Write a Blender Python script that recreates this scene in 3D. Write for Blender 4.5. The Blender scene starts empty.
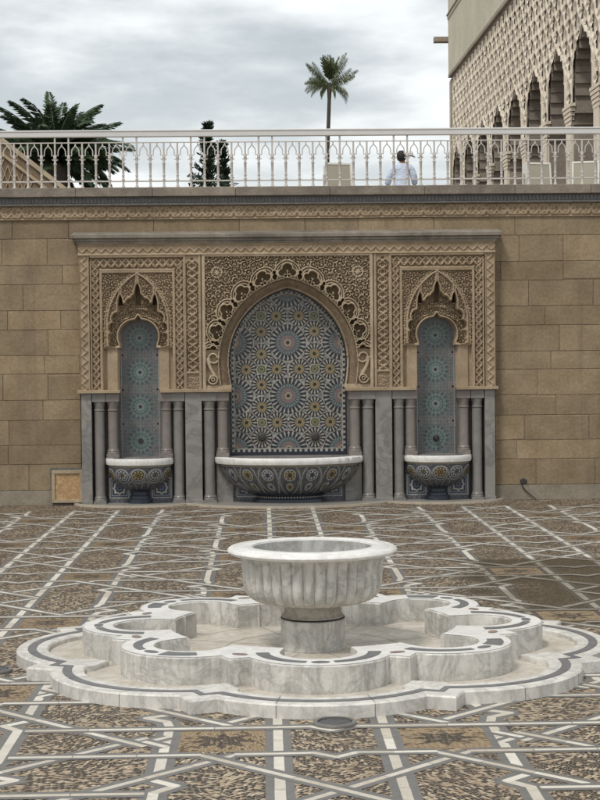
import bpy, bmesh, math, random
import numpy as np
from mathutils import Vector, Matrix, Quaternion
R = math.radians; PI = math.pi
random.seed(7)
SC = bpy.context.scene
COL = SC.collection

# ------------------------------------------------------------------ camera
CAMP = Vector((-0.435, -13.38, 2.5))
yaw, pitch, roll = -1.32, -1.54, 0.57
cd = bpy.data.cameras.new('camera'); cam = bpy.data.objects.new('camera', cd); COL.objects.link(cam)
cam.location = CAMP
q = (Matrix.Rotation(R(yaw), 3, 'Z') @ Matrix.Rotation(R(90 + pitch), 3, 'X') @ Matrix.Rotation(R(-roll), 3, 'Z'))
cam.rotation_euler = q.to_euler()
cd.sensor_fit = 'VERTICAL'; cd.sensor_height = 36; cd.lens = 36 * 1600 / 800
cd.clip_start = .1; cd.clip_end = 3000
SC.camera = cam

# ------------------------------------------------------------------ world (overcast sky)
wd = bpy.data.worlds.new('World'); SC.world = wd; wd.use_nodes = True
nt = wd.node_tree; nt.nodes.clear()
def WN(t, **k):
    n = nt.nodes.new(t)
    for a, b in k.items(): setattr(n, a, b)
    return n
out = WN('ShaderNodeOutputWorld'); bg = WN('ShaderNodeBackground'); nt.links.new(bg.outputs[0], out.inputs[0])
SUN_EL, SUN_AZ = 58, 215          # azimuth of the sun measured from +Y clockwise
sky = WN('ShaderNodeTexSky', sky_type='NISHITA', sun_disc=False)
sky.sun_elevation = R(SUN_EL); sky.sun_rotation = R(SUN_AZ); sky.dust_density = 3
tc = WN('ShaderNodeTexCoord'); sp = WN('ShaderNodeSeparateXYZ'); nt.links.new(tc.outputs['Generated'], sp.inputs[0])
ad = WN('ShaderNodeMath', operation='MAXIMUM'); nt.links.new(sp.outputs[2], ad.inputs[0]); ad.inputs[1].default_value = 0
ad2 = WN('ShaderNodeMath', operation='ADD'); nt.links.new(ad.outputs[0], ad2.inputs[0]); ad2.inputs[1].default_value = .16
dx = WN('ShaderNodeMath', operation='DIVIDE'); nt.links.new(sp.outputs[0], dx.inputs[0]); nt.links.new(ad2.outputs[0], dx.inputs[1])
dy = WN('ShaderNodeMath', operation='DIVIDE'); nt.links.new(sp.outputs[1], dy.inputs[0]); nt.links.new(ad2.outputs[0], dy.inputs[1])
cb = WN('ShaderNodeCombineXYZ'); nt.links.new(dx.outputs[0], cb.inputs[0]); nt.links.new(dy.outputs[0], cb.inputs[1])
cb.inputs[2].default_value = 3.7
ns = WN('ShaderNodeTexNoise'); nt.links.new(cb.outputs[0], ns.inputs['Vector'])
ns.inputs['Scale'].default_value = 2.3; ns.inputs['Detail'].default_value = 9; ns.inputs['Roughness'].default_value = .52
rp = WN('ShaderNodeValToRGB'); nt.links.new(ns.outputs['Fac'], rp.inputs[0])
rp.color_ramp.interpolation = 'EASE'
e = rp.color_ramp.elements; e[0].position = .33; e[0].color = (3.9, 4.35, 4.6, 1); e[1].position = .66; e[1].color = (7.9, 8.1, 8.1, 1)
mx = WN('ShaderNodeMix', data_type='RGBA'); mx.inputs[0].default_value = .93
hm = WN('ShaderNodeMapRange'); nt.links.new(sp.outputs[2], hm.inputs[0]); hm.inputs[1].default_value = .02; hm.inputs[2].default_value = .20; hm.inputs[3].default_value = .62; hm.inputs[4].default_value = 0
hz_ = WN('ShaderNodeMix', data_type='RGBA'); nt.links.new(hm.outputs[0], hz_.inputs[0]); nt.links.new(rp.outputs[0], hz_.inputs[6]); hz_.inputs[7].default_value = (7.6, 7.8, 7.7, 1)
nt.links.new(sky.outputs[0], mx.inputs[6]); nt.links.new(hz_.outputs[2], mx.inputs[7])
nt.links.new(mx.outputs[2], bg.inputs[0]); bg.inputs[1].default_value = .1

# ------------------------------------------------------------------ sun (soft, overcast)
sl = bpy.data.lights.new('sun', 'SUN'); sl.energy = 1.6; sl.angle = R(11); sl.color = (1, .97, .92)
so = bpy.data.objects.new('sun', sl); COL.objects.link(so)
az = R(SUN_AZ)
sdir = Vector((math.sin(az) * math.cos(R(SUN_EL)), math.cos(az) * math.cos(R(SUN_EL)), math.sin(R(SUN_EL))))
so.rotation_euler = sdir.to_track_quat('Z', 'Y').to_euler()
SC.view_settings.view_transform = 'Standard'; SC.view_settings.look = 'None'
SC.view_settings.gamma = 1; SC.view_settings.use_curve_mapping = False
SC.view_settings.exposure = 0.45

# ------------------------------------------------------------------ helpers
def tag(o, label=None, cat=None, group=None, kind=None):
    if label: o['label'] = label
    if cat: o['category'] = cat
    if group: o['group'] = group
    if kind: o['kind'] = kind
    return o
def empty(name, loc=(0, 0, 0), rz=0):
    o = bpy.data.objects.new(name, None); COL.objects.link(o); o.location = loc; o.rotation_euler = (0, 0, rz)
    o.empty_display_size = .2
    return o
def copy_tree(o, parent=None):
    c = o.copy(); COL.objects.link(c); c.parent = parent
    for ch in o.children: copy_tree(ch, c)
    return c
class MB:
    """collects vertices and faces, links them as ONE mesh"""
    def __init__(s): s.v = []; s.f = []; s.m = []; s.t = []; s.mi = 0; s.tone = 0.5
    def quad(s, *p):
        i = len(s.v); s.v += [tuple(x) for x in p]; s.f.append(tuple(range(i, i + len(p)))); s.m.append(s.mi); s.t.append(s.tone)
    def mesh(s, vs, fs):
        i = len(s.v); s.v += [tuple(x) for x in vs]
        for f in fs: s.f.append(tuple(i + k for k in f)); s.m.append(s.mi); s.t.append(s.tone)
    def box(s, x0, x1, y0, y1, z0, z1, b=0):
        if b:
            v = []; F = []
            # chamfered box
            for (sx, sy, sz) in [(a, c, d) for a in (0, 1) for c in (0, 1) for d in (0, 1)]:
                X = (x0, x1)[sx]; Y = (y0, y1)[sy]; Z = (z0, z1)[sz]
                dx_, dy_, dz_ = (b if sx == 0 else -b), (b if sy == 0 else -b), (b if sz == 0 else -b)
                v += [(X, Y + dy_, Z + dz_), (X + dx_, Y, Z + dz_), (X + dx_, Y + dy_, Z)]
            def I(a, c, d, k): return (a * 4 + c * 2 + d) * 3 + k
            for a in (0, 1): F.append([I(a, 0, 0, 0), I(a, 1, 0, 0), I(a, 1, 1, 0), I(a, 0, 1, 0)][::(-1 if a == 0 else 1)])
            for c in (0, 1): F.append([I(0, c, 0, 1), I(1, c, 0, 1), I(1, c, 1, 1), I(0, c, 1, 1)][::(1 if c == 0 else -1)])
            for d in (0, 1): F.append([I(0, 0, d, 2), I(1, 0, d, 2), I(1, 1, d, 2), I(0, 1, d, 2)][::(-1 if d == 0 else 1)])
            for c in (0, 1):
                for d in (0, 1): F.append([I(0, c, d, 1), I(1, c, d, 1), I(1, c, d, 2), I(0, c, d, 2)])
            for a in (0, 1):
                for d in (0, 1): F.append([I(a, 0, d, 0), I(a, 1, d, 0), I(a, 1, d, 2), I(a, 0, d, 2)])
                for c in (0, 1): F.append([I(a, c, 0, 0), I(a, c, 1, 0), I(a, c, 1, 1), I(a, c, 0, 1)])
            for a in (0, 1):
                for c in (0, 1):
                    for d in (0, 1): F.append([I(a, c, d, 0), I(a, c, d, 1), I(a, c, d, 2)])
            s.mesh(v, F); return
        v = [(x, y, z) for x in (x0, x1) for y in (y0, y1) for z in (z0, z1)]
        s.mesh(v, [(0, 1, 3, 2), (4, 6, 7, 5), (0, 4, 5, 1), (2, 3, 7, 6), (0, 2, 6, 4), (1, 5, 7, 3)])
    def lathe(s, prof, n=32, c=(0, 0), a0=0, a1=2 * PI, sy=1, rfun=None):
        full = abs(a1 - a0 - 2 * PI) < 1e-6
        m = n if full else n + 1; vs = []
        for (r, z) in prof:
            for k in range(m):
                a = a0 + (a1 - a0) * k / n
                rr = r * (rfun(a, z) if rfun else 1)
                vs.append((c[0] + rr * math.cos(a), c[1] + sy * rr * math.sin(a), z))
        fs = []
        for i in range(len(prof) - 1):
            for k in range(n):
                k2 = (k + 1) % m if full else k + 1
                fs.append((i * m + k, i * m + k2, (i + 1) * m + k2, (i + 1) * m + k))
        s.mesh(vs, fs)
    def tube(s, pts, rad, n=6, cap=True):
        pts = [Vector(p) for p in pts]; rs = rad if isinstance(rad, (list, tuple)) else [rad] * len(pts)
        vs = []; up = None
        for i, p in enumerate(pts):
            d = (pts[min(i + 1, len(pts) - 1)] - pts[max(i - 1, 0)]).normalized()
            if up is None: up = d.orthogonal().normalized()
            up = (up - d * up.dot(d)).normalized(); w = d.cross(up)
            for k in range(n):
                a = 2 * PI * k / n; vs.append(p + (up * math.cos(a) + w * math.sin(a)) * rs[i])
        fs = [(i * n + k, i * n + (k + 1) % n, (i + 1) * n + (k + 1) % n, (i + 1) * n + k) for i in range(len(pts) - 1) for k in range(n)]
        if cap: fs += [tuple(range(n))[::-1], tuple(range((len(pts) - 1) * n, len(pts) * n))]
        s.mesh(vs, fs)
    def prism(s, poly, z0, z1):
        n = len(poly); vs = [(x, y, z0) for x, y in poly] + [(x, y, z1) for x, y in poly]
        s.mesh(vs, [tuple(range(n))[::-1], tuple(range(n, 2 * n))] + [(k, (k + 1) % n, n + (k + 1) % n, n + k) for k in range(n)])
    def build(s, name, mats, parent=None, smooth=False, normals=True, weld=False):
        me = bpy.data.meshes.new(name); me.from_pydata(s.v, [], s.f)
        if not isinstance(mats, (list, tuple)): mats = [mats]
        for m in mats: me.materials.append(m)
        if any(s.m): me.polygons.foreach_set('material_index', s.m)
        if any(t != .5 for t in s.t):
            at = me.attributes.new('tone', 'FLOAT', 'FACE'); at.data.foreach_set('value', s.t)
        if normals or weld:
            b = bmesh.new(); b.from_mesh(me)
            if weld: bmesh.ops.remove_doubles(b, verts=b.verts, dist=1e-4)
            if normals: bmesh.ops.recalc_face_normals(b, faces=b.faces)
            b.to_mesh(me); b.free()
        if smooth: smooth_by(me, smooth if smooth is not True else 40)
        o = bpy.data.objects.new(name, me); COL.objects.link(o)
        if parent: o.parent = parent
        return o
def smooth_by(me, ang):
    me.polygons.foreach_set('use_smooth', [True] * len(me.polygons))
    try: me.set_sharp_from_angle(angle=R(ang))
    except Exception: pass

def grid_mesh(name, P, keep, mat, parent, color=None, smooth=False, flip=False):
    """P: (n,m,3) array of points; keep: (n-1,m-1) bool; color: (n,m,3)"""
    n, m = P.shape[:2]
    idx = np.arange(n * m).reshape(n, m)
    q = np.stack([idx[:-1, :-1], idx[:-1, 1:], idx[1:, 1:], idx[1:, :-1]], -1)
    if flip: q = q[..., ::-1]
    q = q[keep] if keep is not None else q.reshape(-1, 4)
    used = np.zeros(n * m, bool); used[q.ravel()] = True
    new = np.cumsum(used) - 1
    V = P.reshape(-1, 3)[used]; Q = new[q]
    me = bpy.data.meshes.new(name)
    me.vertices.add(len(V)); me.vertices.foreach_set('co', V.astype(np.float32).ravel())
    me.loops.add(Q.size); me.loops.foreach_set('vertex_index', Q.astype(np.int32).ravel())
    me.polygons.add(len(Q)); me.polygons.foreach_set('loop_start', np.arange(0, Q.size, 4, dtype=np.int32))
    me.polygons.foreach_set('loop_total', np.full(len(Q), 4, np.int32))
    me.materials.append(mat)
    if color is not None:
        C = np.concatenate([color.reshape(-1, 3)[used], np.ones((len(V), 1))], 1)
        at = me.color_attributes.new('Col', 'FLOAT_COLOR', 'POINT'); at.data.foreach_set('color', C.astype(np.float32).ravel())
    me.update(calc_edges=True)
    if smooth: me.polygons.foreach_set('use_smooth', [True] * len(Q))
    o = bpy.data.objects.new(name, me); COL.objects.link(o)
    if parent: o.parent = parent
    return o

# ------------------------------------------------------------------ materials
MATS = {}
class NB:
    def __init__(s, name):
        s.m = bpy.data.materials.new(name); s.m.use_nodes = True; s.t = s.m.node_tree
        s.b = s.t.nodes['Principled BSDF']; MATS[name] = s.m
    def n(s, t, ins=None, **k):
        x = s.t.nodes.new(t)
        for a, b in k.items(): setattr(x, a, b)
        for a, b in (ins or {}).items(): s.put(x.inputs[a], b)
        return x
    def put(s, sock, v):
        if hasattr(v, 'links') or isinstance(v, bpy.types.NodeSocket): s.t.links.new(v, sock)
        else:
            if isinstance(v, (tuple, list)) and len(v) == 3 and sock.type == 'RGBA': v = (*v, 1)
            sock.default_value = v
    def pos(s):
        return s.n('ShaderNodeNewGeometry').outputs['Position']
    def obj(s): return s.n('ShaderNodeTexCoord').outputs['Object']
    def noise(s, vec, scale, detail=4, rough=.55, dist=0):
        return s.n('ShaderNodeTexNoise', {'Vector': vec, 'Scale': scale, 'Detail': detail, 'Roughness': rough, 'Distortion': dist}).outputs['Fac']
    def ramp(s, fac, stops, interp='LINEAR'):
        r = s.n('ShaderNodeValToRGB', {0: fac}); r.color_ramp.interpolation = interp; el = r.color_ramp.elements
        while len(el) < len(stops): el.new(.5)
        for x, (p, c) in zip(el, stops):
            x.position = p; x.color = (*c, 1) if not isinstance(c, (int, float)) else (c, c, c, 1)
        return r.outputs[0]
    def mix(s, f, a, b, mode='MIX'):
        x = s.n('ShaderNodeMix', data_type='RGBA', blend_type=mode)
        s.put(x.inputs[0], f); s.put(x.inputs[6], a); s.put(x.inputs[7], b); return x.outputs[2]
    def math(s, op, a, b=0.0, c=None, clamp=False):
        x = s.n('ShaderNodeMath', operation=op); x.use_clamp = clamp; s.put(x.inputs[0], a); s.put(x.inputs[1], b)
        if c is not None: s.put(x.inputs[2], c)
        return x.outputs[0]
    def scale(s, vec, v, rot=(0, 0, 0)):
        return s.n('ShaderNodeMapping', {'Vector': vec, 'Scale': v, 'Rotation': rot}).outputs[0]
    def bump(s, h, dist, strength=1):
        x = s.n('ShaderNodeBump', {'Height': h, 'Distance': dist, 'Strength': strength}); s.t.links.new(x.outputs[0], s.b.inputs['Normal'])
    def fin(s, col, rough=.7, spec=.35, metal=0):
        s.put(s.b.inputs['Base Color'], col); s.put(s.b.inputs['Roughness'], rough); s.put(s.b.inputs['Specular IOR Level'], spec)
        s.b.inputs['Metallic'].default_value = metal
        return s.m

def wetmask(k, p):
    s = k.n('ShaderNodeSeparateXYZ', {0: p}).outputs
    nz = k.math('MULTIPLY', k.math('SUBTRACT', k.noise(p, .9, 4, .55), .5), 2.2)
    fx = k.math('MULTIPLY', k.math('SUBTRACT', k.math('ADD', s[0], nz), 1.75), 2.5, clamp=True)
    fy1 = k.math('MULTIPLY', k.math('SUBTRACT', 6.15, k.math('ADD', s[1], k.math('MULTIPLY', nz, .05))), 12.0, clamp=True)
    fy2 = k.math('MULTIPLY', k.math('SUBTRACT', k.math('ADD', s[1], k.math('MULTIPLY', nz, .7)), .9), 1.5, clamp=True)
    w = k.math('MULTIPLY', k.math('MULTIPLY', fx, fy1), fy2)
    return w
def stone(name, c1, c2, stain=(.12, .10, .08), sc=3, tone=0, bump=.004, rough=.85, stain_amt=.35, streak=False):
    k = NB(name); p = k.pos()
    n1 = k.noise(p, sc, 6, .6); n2 = k.noise(p, sc * 9, 5, .65); n3 = k.noise(p, sc * .23, 5, .6)
    c = k.mix(k.ramp(n1, [(.35, 0), (.68, 1)]), c1, c2)
    c = k.mix(.35, c, k.mix(k.ramp(n2, [(.3, 0), (.7, 1)]), (.10, .09, .07), (.75, .7, .6)), 'SOFT_LIGHT')
    if tone:
        t = k.n('ShaderNodeAttribute', attribute_name='tone').outputs['Fac']
        c = k.mix(tone, c, k.ramp(t, [(0, (.28, .25, .2)), (.5, (.5, .5, .5)), (1, (.75, .72, .66))]), 'OVERLAY')
    c = k.mix(k.math('MULTIPLY', k.ramp(n3, [(.48, 0), (.72, 1)]), stain_amt), c, stain)
    if streak:
        ns_ = k.noise(k.scale(p, (2.2, 2.2, .12)), 2.4, 5, .6)
        c = k.mix(k.math('MULTIPLY', k.ramp(ns_, [(.5, 0), (.75, 1)]), .4), c, stain)
    k.bump(k.math('ADD', n2, k.math('MULTIPLY', n1, 1.5)), bump)
    return k.fin(c, rough, .25)

def marble(name, base, vein, sc=2.2, amt=.6, rough=.4, dirt=.25, dirtc=(.25, .2, .14), tone=0, wet=0, streak=0):
    k = NB(name); p = k.pos()
    w = k.noise(p, sc, 7, .62, .8)
    v = k.math('ABSOLUTE', k.math('SUBTRACT', w, .5))
    vv = k.ramp(v, [(0, 1), (.018, .55), (.075, 0)])
    cl = k.ramp(k.noise(p, sc * .8, 5, .6, .4), [(.38, 0), (.7, 1)])
    c = k.mix(k.math('MULTIPLY', vv, amt), base, vein)
    c = k.mix(k.math('MULTIPLY', cl, amt * .55), c, vein)
    d = k.ramp(k.noise(p, sc * 3.1, 6, .7), [(.5, 0), (.78, 1)])
    c = k.mix(k.math('MULTIPLY', d, dirt), c, dirtc)
    if tone:
        t = k.n('ShaderNodeAttribute', attribute_name='tone').outputs['Fac']
        c = k.mix(tone, c, k.ramp(t, [(0, (.3, .27, .22)), (.5, (.5, .5, .5)), (1, (.7, .7, .7))]), 'OVERLAY')
    if streak:
        sn = k.noise(k.scale(p, (5, 5, .9)), 3, 6, .65)
        c = k.mix(k.math('MULTIPLY', k.ramp(sn, [(.47, 0), (.66, 1)]), streak), c, (.22, .205, .18))
        sn2 = k.noise(p, 55, 3, .6)
        c = k.mix(k.math('MULTIPLY', k.ramp(sn2, [(.55, 0), (.72, 1)]), streak * .6), c, (.2, .19, .17))
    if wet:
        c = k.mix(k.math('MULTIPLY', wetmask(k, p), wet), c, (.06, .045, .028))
    k.bump(k.noise(p, 40, 4, .6), .0015)
    return k.fin(c, k.math('ADD', rough, k.math('MULTIPLY', d, .2)), .4)

def plain(name, col, rough=.6, sc=8, var=.15, spec=.4, metal=0, bump=0):
    k = NB(name); p = k.pos()
    n = k.noise(p, sc, 5, .6)
    lo = tuple(x * (1 - var) for x in col); hi = tuple(min(1, x * (1 + var)) for x in col)
    if bump: k.bump(n, bump)
    return k.fin(k.mix(n, lo, hi), rough, spec, metal)

M_ashlar = stone('sandstone_ashlar', (.225, .172, .112), (.30, .236, .160), (.10, .078, .058), 2.2, tone=.42, bump=.006, streak=True)
M_carved = stone('carved_sandstone', (.30, .228, .155), (.395, .308, .218), (.12, .095, .07), 4, bump=.002, stain_amt=.35)
M_carvlt = stone('pale_carved_stone', (.36, .285, .20), (.46, .375, .275), (.13, .105, .075), 4, bump=.002, stain_amt=.25)
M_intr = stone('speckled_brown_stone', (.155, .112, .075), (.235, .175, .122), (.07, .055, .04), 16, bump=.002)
M_coping = stone('weathered_coping', (.20, .17, .145), (.28, .245, .21), (.07, .062, .055), 5, bump=.006, stain_amt=.6, tone=.4)
M_plinth = stone('worn_plinth_stone', (.22, .19, .15), (.29, .255, .205), (.09, .08, .065), 4, bump=.004, stain_amt=.5)
M_cornice = stone('weathered_cornice', (.20, .175, .145), (.28, .25, .215), (.05, .045, .04), 5, bump=.004, stain_amt=.7, streak=True)
M_strip = marble('dark_moulded_marble', (.15, .145, .14), (.07, .07, .07), 9, .7, .5)
M_pillar = marble('grey_marble_pillar', (.25, .233, .215), (.13, .123, .115), 2.4, .8, .35, .3)
M_column = marble('grey_marble_column', (.20, .186, .172), (.125, .117, .108), 2.5, .5, .3, .2)
M_pink = marble('pinkish_marble', (.195, .167, .15), (.13, .112, .10), 2.5, .5, .3, .2)
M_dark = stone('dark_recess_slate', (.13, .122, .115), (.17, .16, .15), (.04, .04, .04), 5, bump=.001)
M_white = marble('white_marble', (.68, .65, .60), (.35, .34, .32), 3.2, .6, .38, .4, (.34, .30, .24), streak=.3)
M_wall_m = marble('veined_white_marble', (.62, .595, .55), (.31, .30, .28), 3.4, .75, .38, .5, (.30, .27, .215), streak=.45)
M_rimw = marble('bright_marble_rim', (.74, .72, .68), (.46, .45, .43), 4, .45, .35, .35, (.38, .35, .29))
M_bowlin = marble('stained_bowl_marble', (.40, .39, .37), (.22, .215, .205), 5, .8, .4, .7, (.2, .185, .155), streak=.6)
M_slabj = plain('dirty_joint', (.26, .215, .16), .8)
M_inlay = marble('dark_grey_inlay', (.12, .12, .125), (.2, .2, .2), 6, .4, .4, .2)
M_red = marble('brown_red_inlay', (.26, .19, .165), (.16, .11, .1), 9, .4, .4, .2)
M_bfloor = marble('beige_marble_floor', (.60, .55, .475), (.38, .34, .28), 3.0, .7, .3, .75, (.36, .275, .185), streak=.25)
M_onyx = marble('brown_onyx_panel', (.50, .34, .18), (.24, .12, .05), 14, .8, .35, .2)
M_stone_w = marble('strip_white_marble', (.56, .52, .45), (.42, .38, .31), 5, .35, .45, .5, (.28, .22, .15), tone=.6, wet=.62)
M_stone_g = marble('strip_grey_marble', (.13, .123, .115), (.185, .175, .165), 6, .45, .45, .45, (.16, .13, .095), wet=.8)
M_apron = marble('apron_marble', (.26, .245, .22), (.17, .16, .14), 2, .5, .4, .5, (.2, .17, .13))
M_paint = plain('cream_painted_metal', (.52, .48, .44), .5, 9, .12)
M_rail = plain('pale_grey_rail', (.60, .58, .56), .45, 6, .08)
M_dirtm = plain('grey_metal', (.035, .034, .032), .6, 12, .3)
M_black = plain('black_rubber', (.02, .02, .02), .5)
M_lampf = plain('beige_lamp_glass', (.36, .33, .26), .3, 5, .1)
M_lampb = plain('white_lamp_housing', (.68, .66, .6), .5)
M_bstone = stone('pale_building_stone', (.50, .46, .37), (.58, .54, .45), (.36, .34, .25), .6, bump=.003, stain_amt=.35)
M_sebka = stone('pink_lattice_stone', (.66, .575, .475), (.76, .675, .57), (.36, .30, .25), .8, bump=.003, stain_amt=.2)
M_reveal = stone('dark_corbel_stone', (.26, .225, .19), (.36, .31, .265), (.12, .1, .09), 1, bump=.003)  # darker grey-brown stone of the piers, mouldings and inner walls
M_trunk = plain('palm_bark', (.085, .072, .06), .95, 20, .4, .1, bump=.02)
M_skin = plain('skin', (.36, .22, .15), .55, 20, .1)
M_shirt = plain('pale_blue_shirt', (.60, .67, .80), .8, 9, .10, .1, bump=.05)
M_trou = plain('beige_trousers', (.45, .40, .34), .85)
M_hair = plain('dark_hair', (.02, .018, .016), .7)
M_cap = plain('white_cap', (.75, .75, .75), .8)
M_strap = plain('blue_strap', (.08, .16, .45), .7)

def leaf(name, c1, c2):
    k = NB(name); p = k.pos(); n = k.noise(p, 1.3, 5, .6); n2 = k.noise(p, 9, 3)
    c = k.mix(k.ramp(k.math('MULTIPLY', k.math('ADD', n, n2), .5), [(.38, 0), (.62, 1)]), c1, c2)
    return k.fin(c, .6, .3)
M_palm = leaf('palm_frond_green', (.022, .045, .022), (.06, .095, .038))
M_palm2 = leaf('olive_palm_green', (.045, .06, .022), (.13, .15, .06))
M_con = leaf('dark_conifer_green', (.008, .02, .010), (.02, .04, .018))

def zellij_mat(name, rough=.25):
    k = NB(name); c = k.n('ShaderNodeAttribute', attribute_name='Col').outputs['Color']
    p = k.pos(); n = k.noise(p, 14, 4, .6)
    c = k.mix(.25, c, k.ramp(n, [(.3, (.2, .19, .17)), (.7, (.6, .58, .55))]), 'SOFT_LIGHT')
    v = k.n('ShaderNodeTexVoronoi', {'Vector': p, 'Scale': 55.0}, feature='DISTANCE_TO_EDGE').outputs['Distance']
    k.bump(k.math('MINIMUM', v, .12), .004)
    return k.fin(c, rough, .45)
M_zel = zellij_mat('zellij_tiles')

# pebble mosaics
def pebbles(name, dark, light, tan, darkness=.5, wet=True):
    k = NB(name); p = k.pos()
    big = k.n('ShaderNodeTexVoronoi', {'Vector': p, 'Scale': 1.15}, voronoi_dimensions='2D').outputs['Color']
    ang = k.math('MULTIPLY', k.n('ShaderNodeSeparateColor', {0: big}).outputs[0], 6.283)
    wob = k.n('ShaderNodeTexNoise', {'Vector': p, 'Scale': 4.0, 'Detail': 2.0}).outputs['Color']
    pw = k.n('ShaderNodeVectorMath', {0: p, 1: k.n('ShaderNodeVectorMath', {0: wob, 'Scale': .10}, operation='SCALE').outputs[0]}, operation='ADD').outputs[0]
    rot = k.n('ShaderNodeVectorRotate', {'Vector': pw, 'Angle': ang}, rotation_type='Z_AXIS').outputs[0]
    sc_ = k.scale(rot, (24, 48, 1))
    vo = k.n('ShaderNodeTexVoronoi', {'Vector': sc_, 'Scale': 1.0, 'Randomness': .75}, voronoi_dimensions='2D')
    d = vo.outputs['Distance']; rc = k.n('ShaderNodeSeparateColor', {0: vo.outputs['Color']}).outputs
    ed = k.n('ShaderNodeTexVoronoi', {'Vector': sc_, 'Scale': 1.0, 'Randomness': .75}, voronoi_dimensions='2D', feature='DISTANCE_TO_EDGE').outputs['Distance']
    mask = k.ramp(ed, [(.06, 0), (.16, 1)])
    patch = k.noise(p, 2.6, 3, .5)
    thr = k.math('ADD', rc[0], k.math('MULTIPLY', k.math('SUBTRACT', patch, .5), 1.1))
    isd = k.ramp(thr, [(darkness - .04, 1), (darkness + .04, 0)])
    stonec = k.mix(rc[1], light, tan)
    peb = k.mix(isd, stonec, k.mix(rc[2], dark, tuple(x * 2.6 for x in dark)))
    grout = k.mix(k.noise(p, 5, 4), tuple(x * .55 for x in light), tuple(x * .62 for x in tan))
    c = k.mix(mask, grout, peb)
    dirt = k.ramp(k.noise(p, .55, 6, .65), [(.4, 0), (.7, 1)])
    c = k.mix(k.math('MULTIPLY', dirt, .35), c, (.12, .08, .05))
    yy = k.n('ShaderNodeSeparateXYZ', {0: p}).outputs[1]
    far_brown = k.math('MULTIPLY', k.math('SUBTRACT', k.math('ADD', yy, k.math('MULTIPLY', k.noise(p, .7, 5, .6), 5.0)), 2.0), .14, clamp=True)  # pebbles turn darker brown with distance towards the wall, broken up by noise
    c = k.mix(k.math('MULTIPLY', far_brown, .30), c, (.060, .040, .028))
    rough = .6
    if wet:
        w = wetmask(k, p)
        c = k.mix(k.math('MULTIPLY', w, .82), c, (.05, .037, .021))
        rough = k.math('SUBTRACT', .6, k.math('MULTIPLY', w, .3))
    k.bump(k.ramp(ed, [(0, 0), (.3, 1)]), .005)
    return k.fin(c, rough, .3)
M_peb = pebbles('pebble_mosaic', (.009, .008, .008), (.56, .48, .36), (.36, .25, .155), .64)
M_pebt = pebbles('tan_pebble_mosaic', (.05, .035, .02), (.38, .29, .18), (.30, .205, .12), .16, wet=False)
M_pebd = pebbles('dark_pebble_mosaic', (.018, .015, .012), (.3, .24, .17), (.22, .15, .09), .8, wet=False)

# ================================================================== GROUND
g = MB(); g.quad((-400, -60, 0), (400, -60, 0), (400, 700, 0), (-400, 700, 0))
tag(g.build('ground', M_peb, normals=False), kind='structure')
FW = 14.1          # Y of the retaining wall's face
strips = MB()
def piece(a, b, w, z, mi, seglen=.42, ext=0):
    a = Vector((a[0], a[1])); b = Vector((b[0], b[1])); L = (b - a).length
    if L < .02: return
    d = (b - a) / L; a = a - d * ext; b = b + d * ext; L += 2 * ext
    nrm = Vector((-d.y, d.x)) * w / 2; n = max(1, round(L / seglen)) if seglen else 1
    for i in range(n):
        p0 = a + d * (L * i / n + (.003 if i and seglen else 0)); p1 = a + d * (L * (i + 1) / n - (.003 if i < n - 1 and seglen else 0))
        strips.mi = mi; strips.tone = random.uniform(.15, .95) if mi == 0 else .5001
        j0, j1, j2, j3 = [1 + (random.uniform(-.07, .05) if mi == 0 else 0) for _ in range(4)]
        strips.quad((*(p0 - nrm * j0), z), (*(p1 - nrm * j1), z), (*(p1 + nrm * j2), z), (*(p0 + nrm * j3), z))
def strip(pts, wg, ww, lev):
    for i in range(len(pts) - 1):
        e0 = wg * .22 if len(pts) > 2 else 0; zj = random.uniform(0, .0002)
        piece(pts[i], pts[i + 1], wg, .0012 + lev * .0006 + zj, 1, 0, e0)
        piece(pts[i], pts[i + 1], ww, .0015 + lev * .0006 + zj, 0, .42, ww * .2 if len(pts) > 2 else 0)
YC = -3.0; PX = 3.2; X0, X1, Y0, Y1 = -9.2, 9.2, -6.4, 13.0
def inside(x, y): return X0 <= x <= X1 and Y0 <= y <= Y1
centers = [(PX * i, YC + 3.2 * j + (1.6 if i % 2 else 0)) for i in range(-4, 5) for j in range(-3, 7)]
def clipY(pts): return [(x, min(max(y, Y0), Y1)) for x, y in pts]
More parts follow.
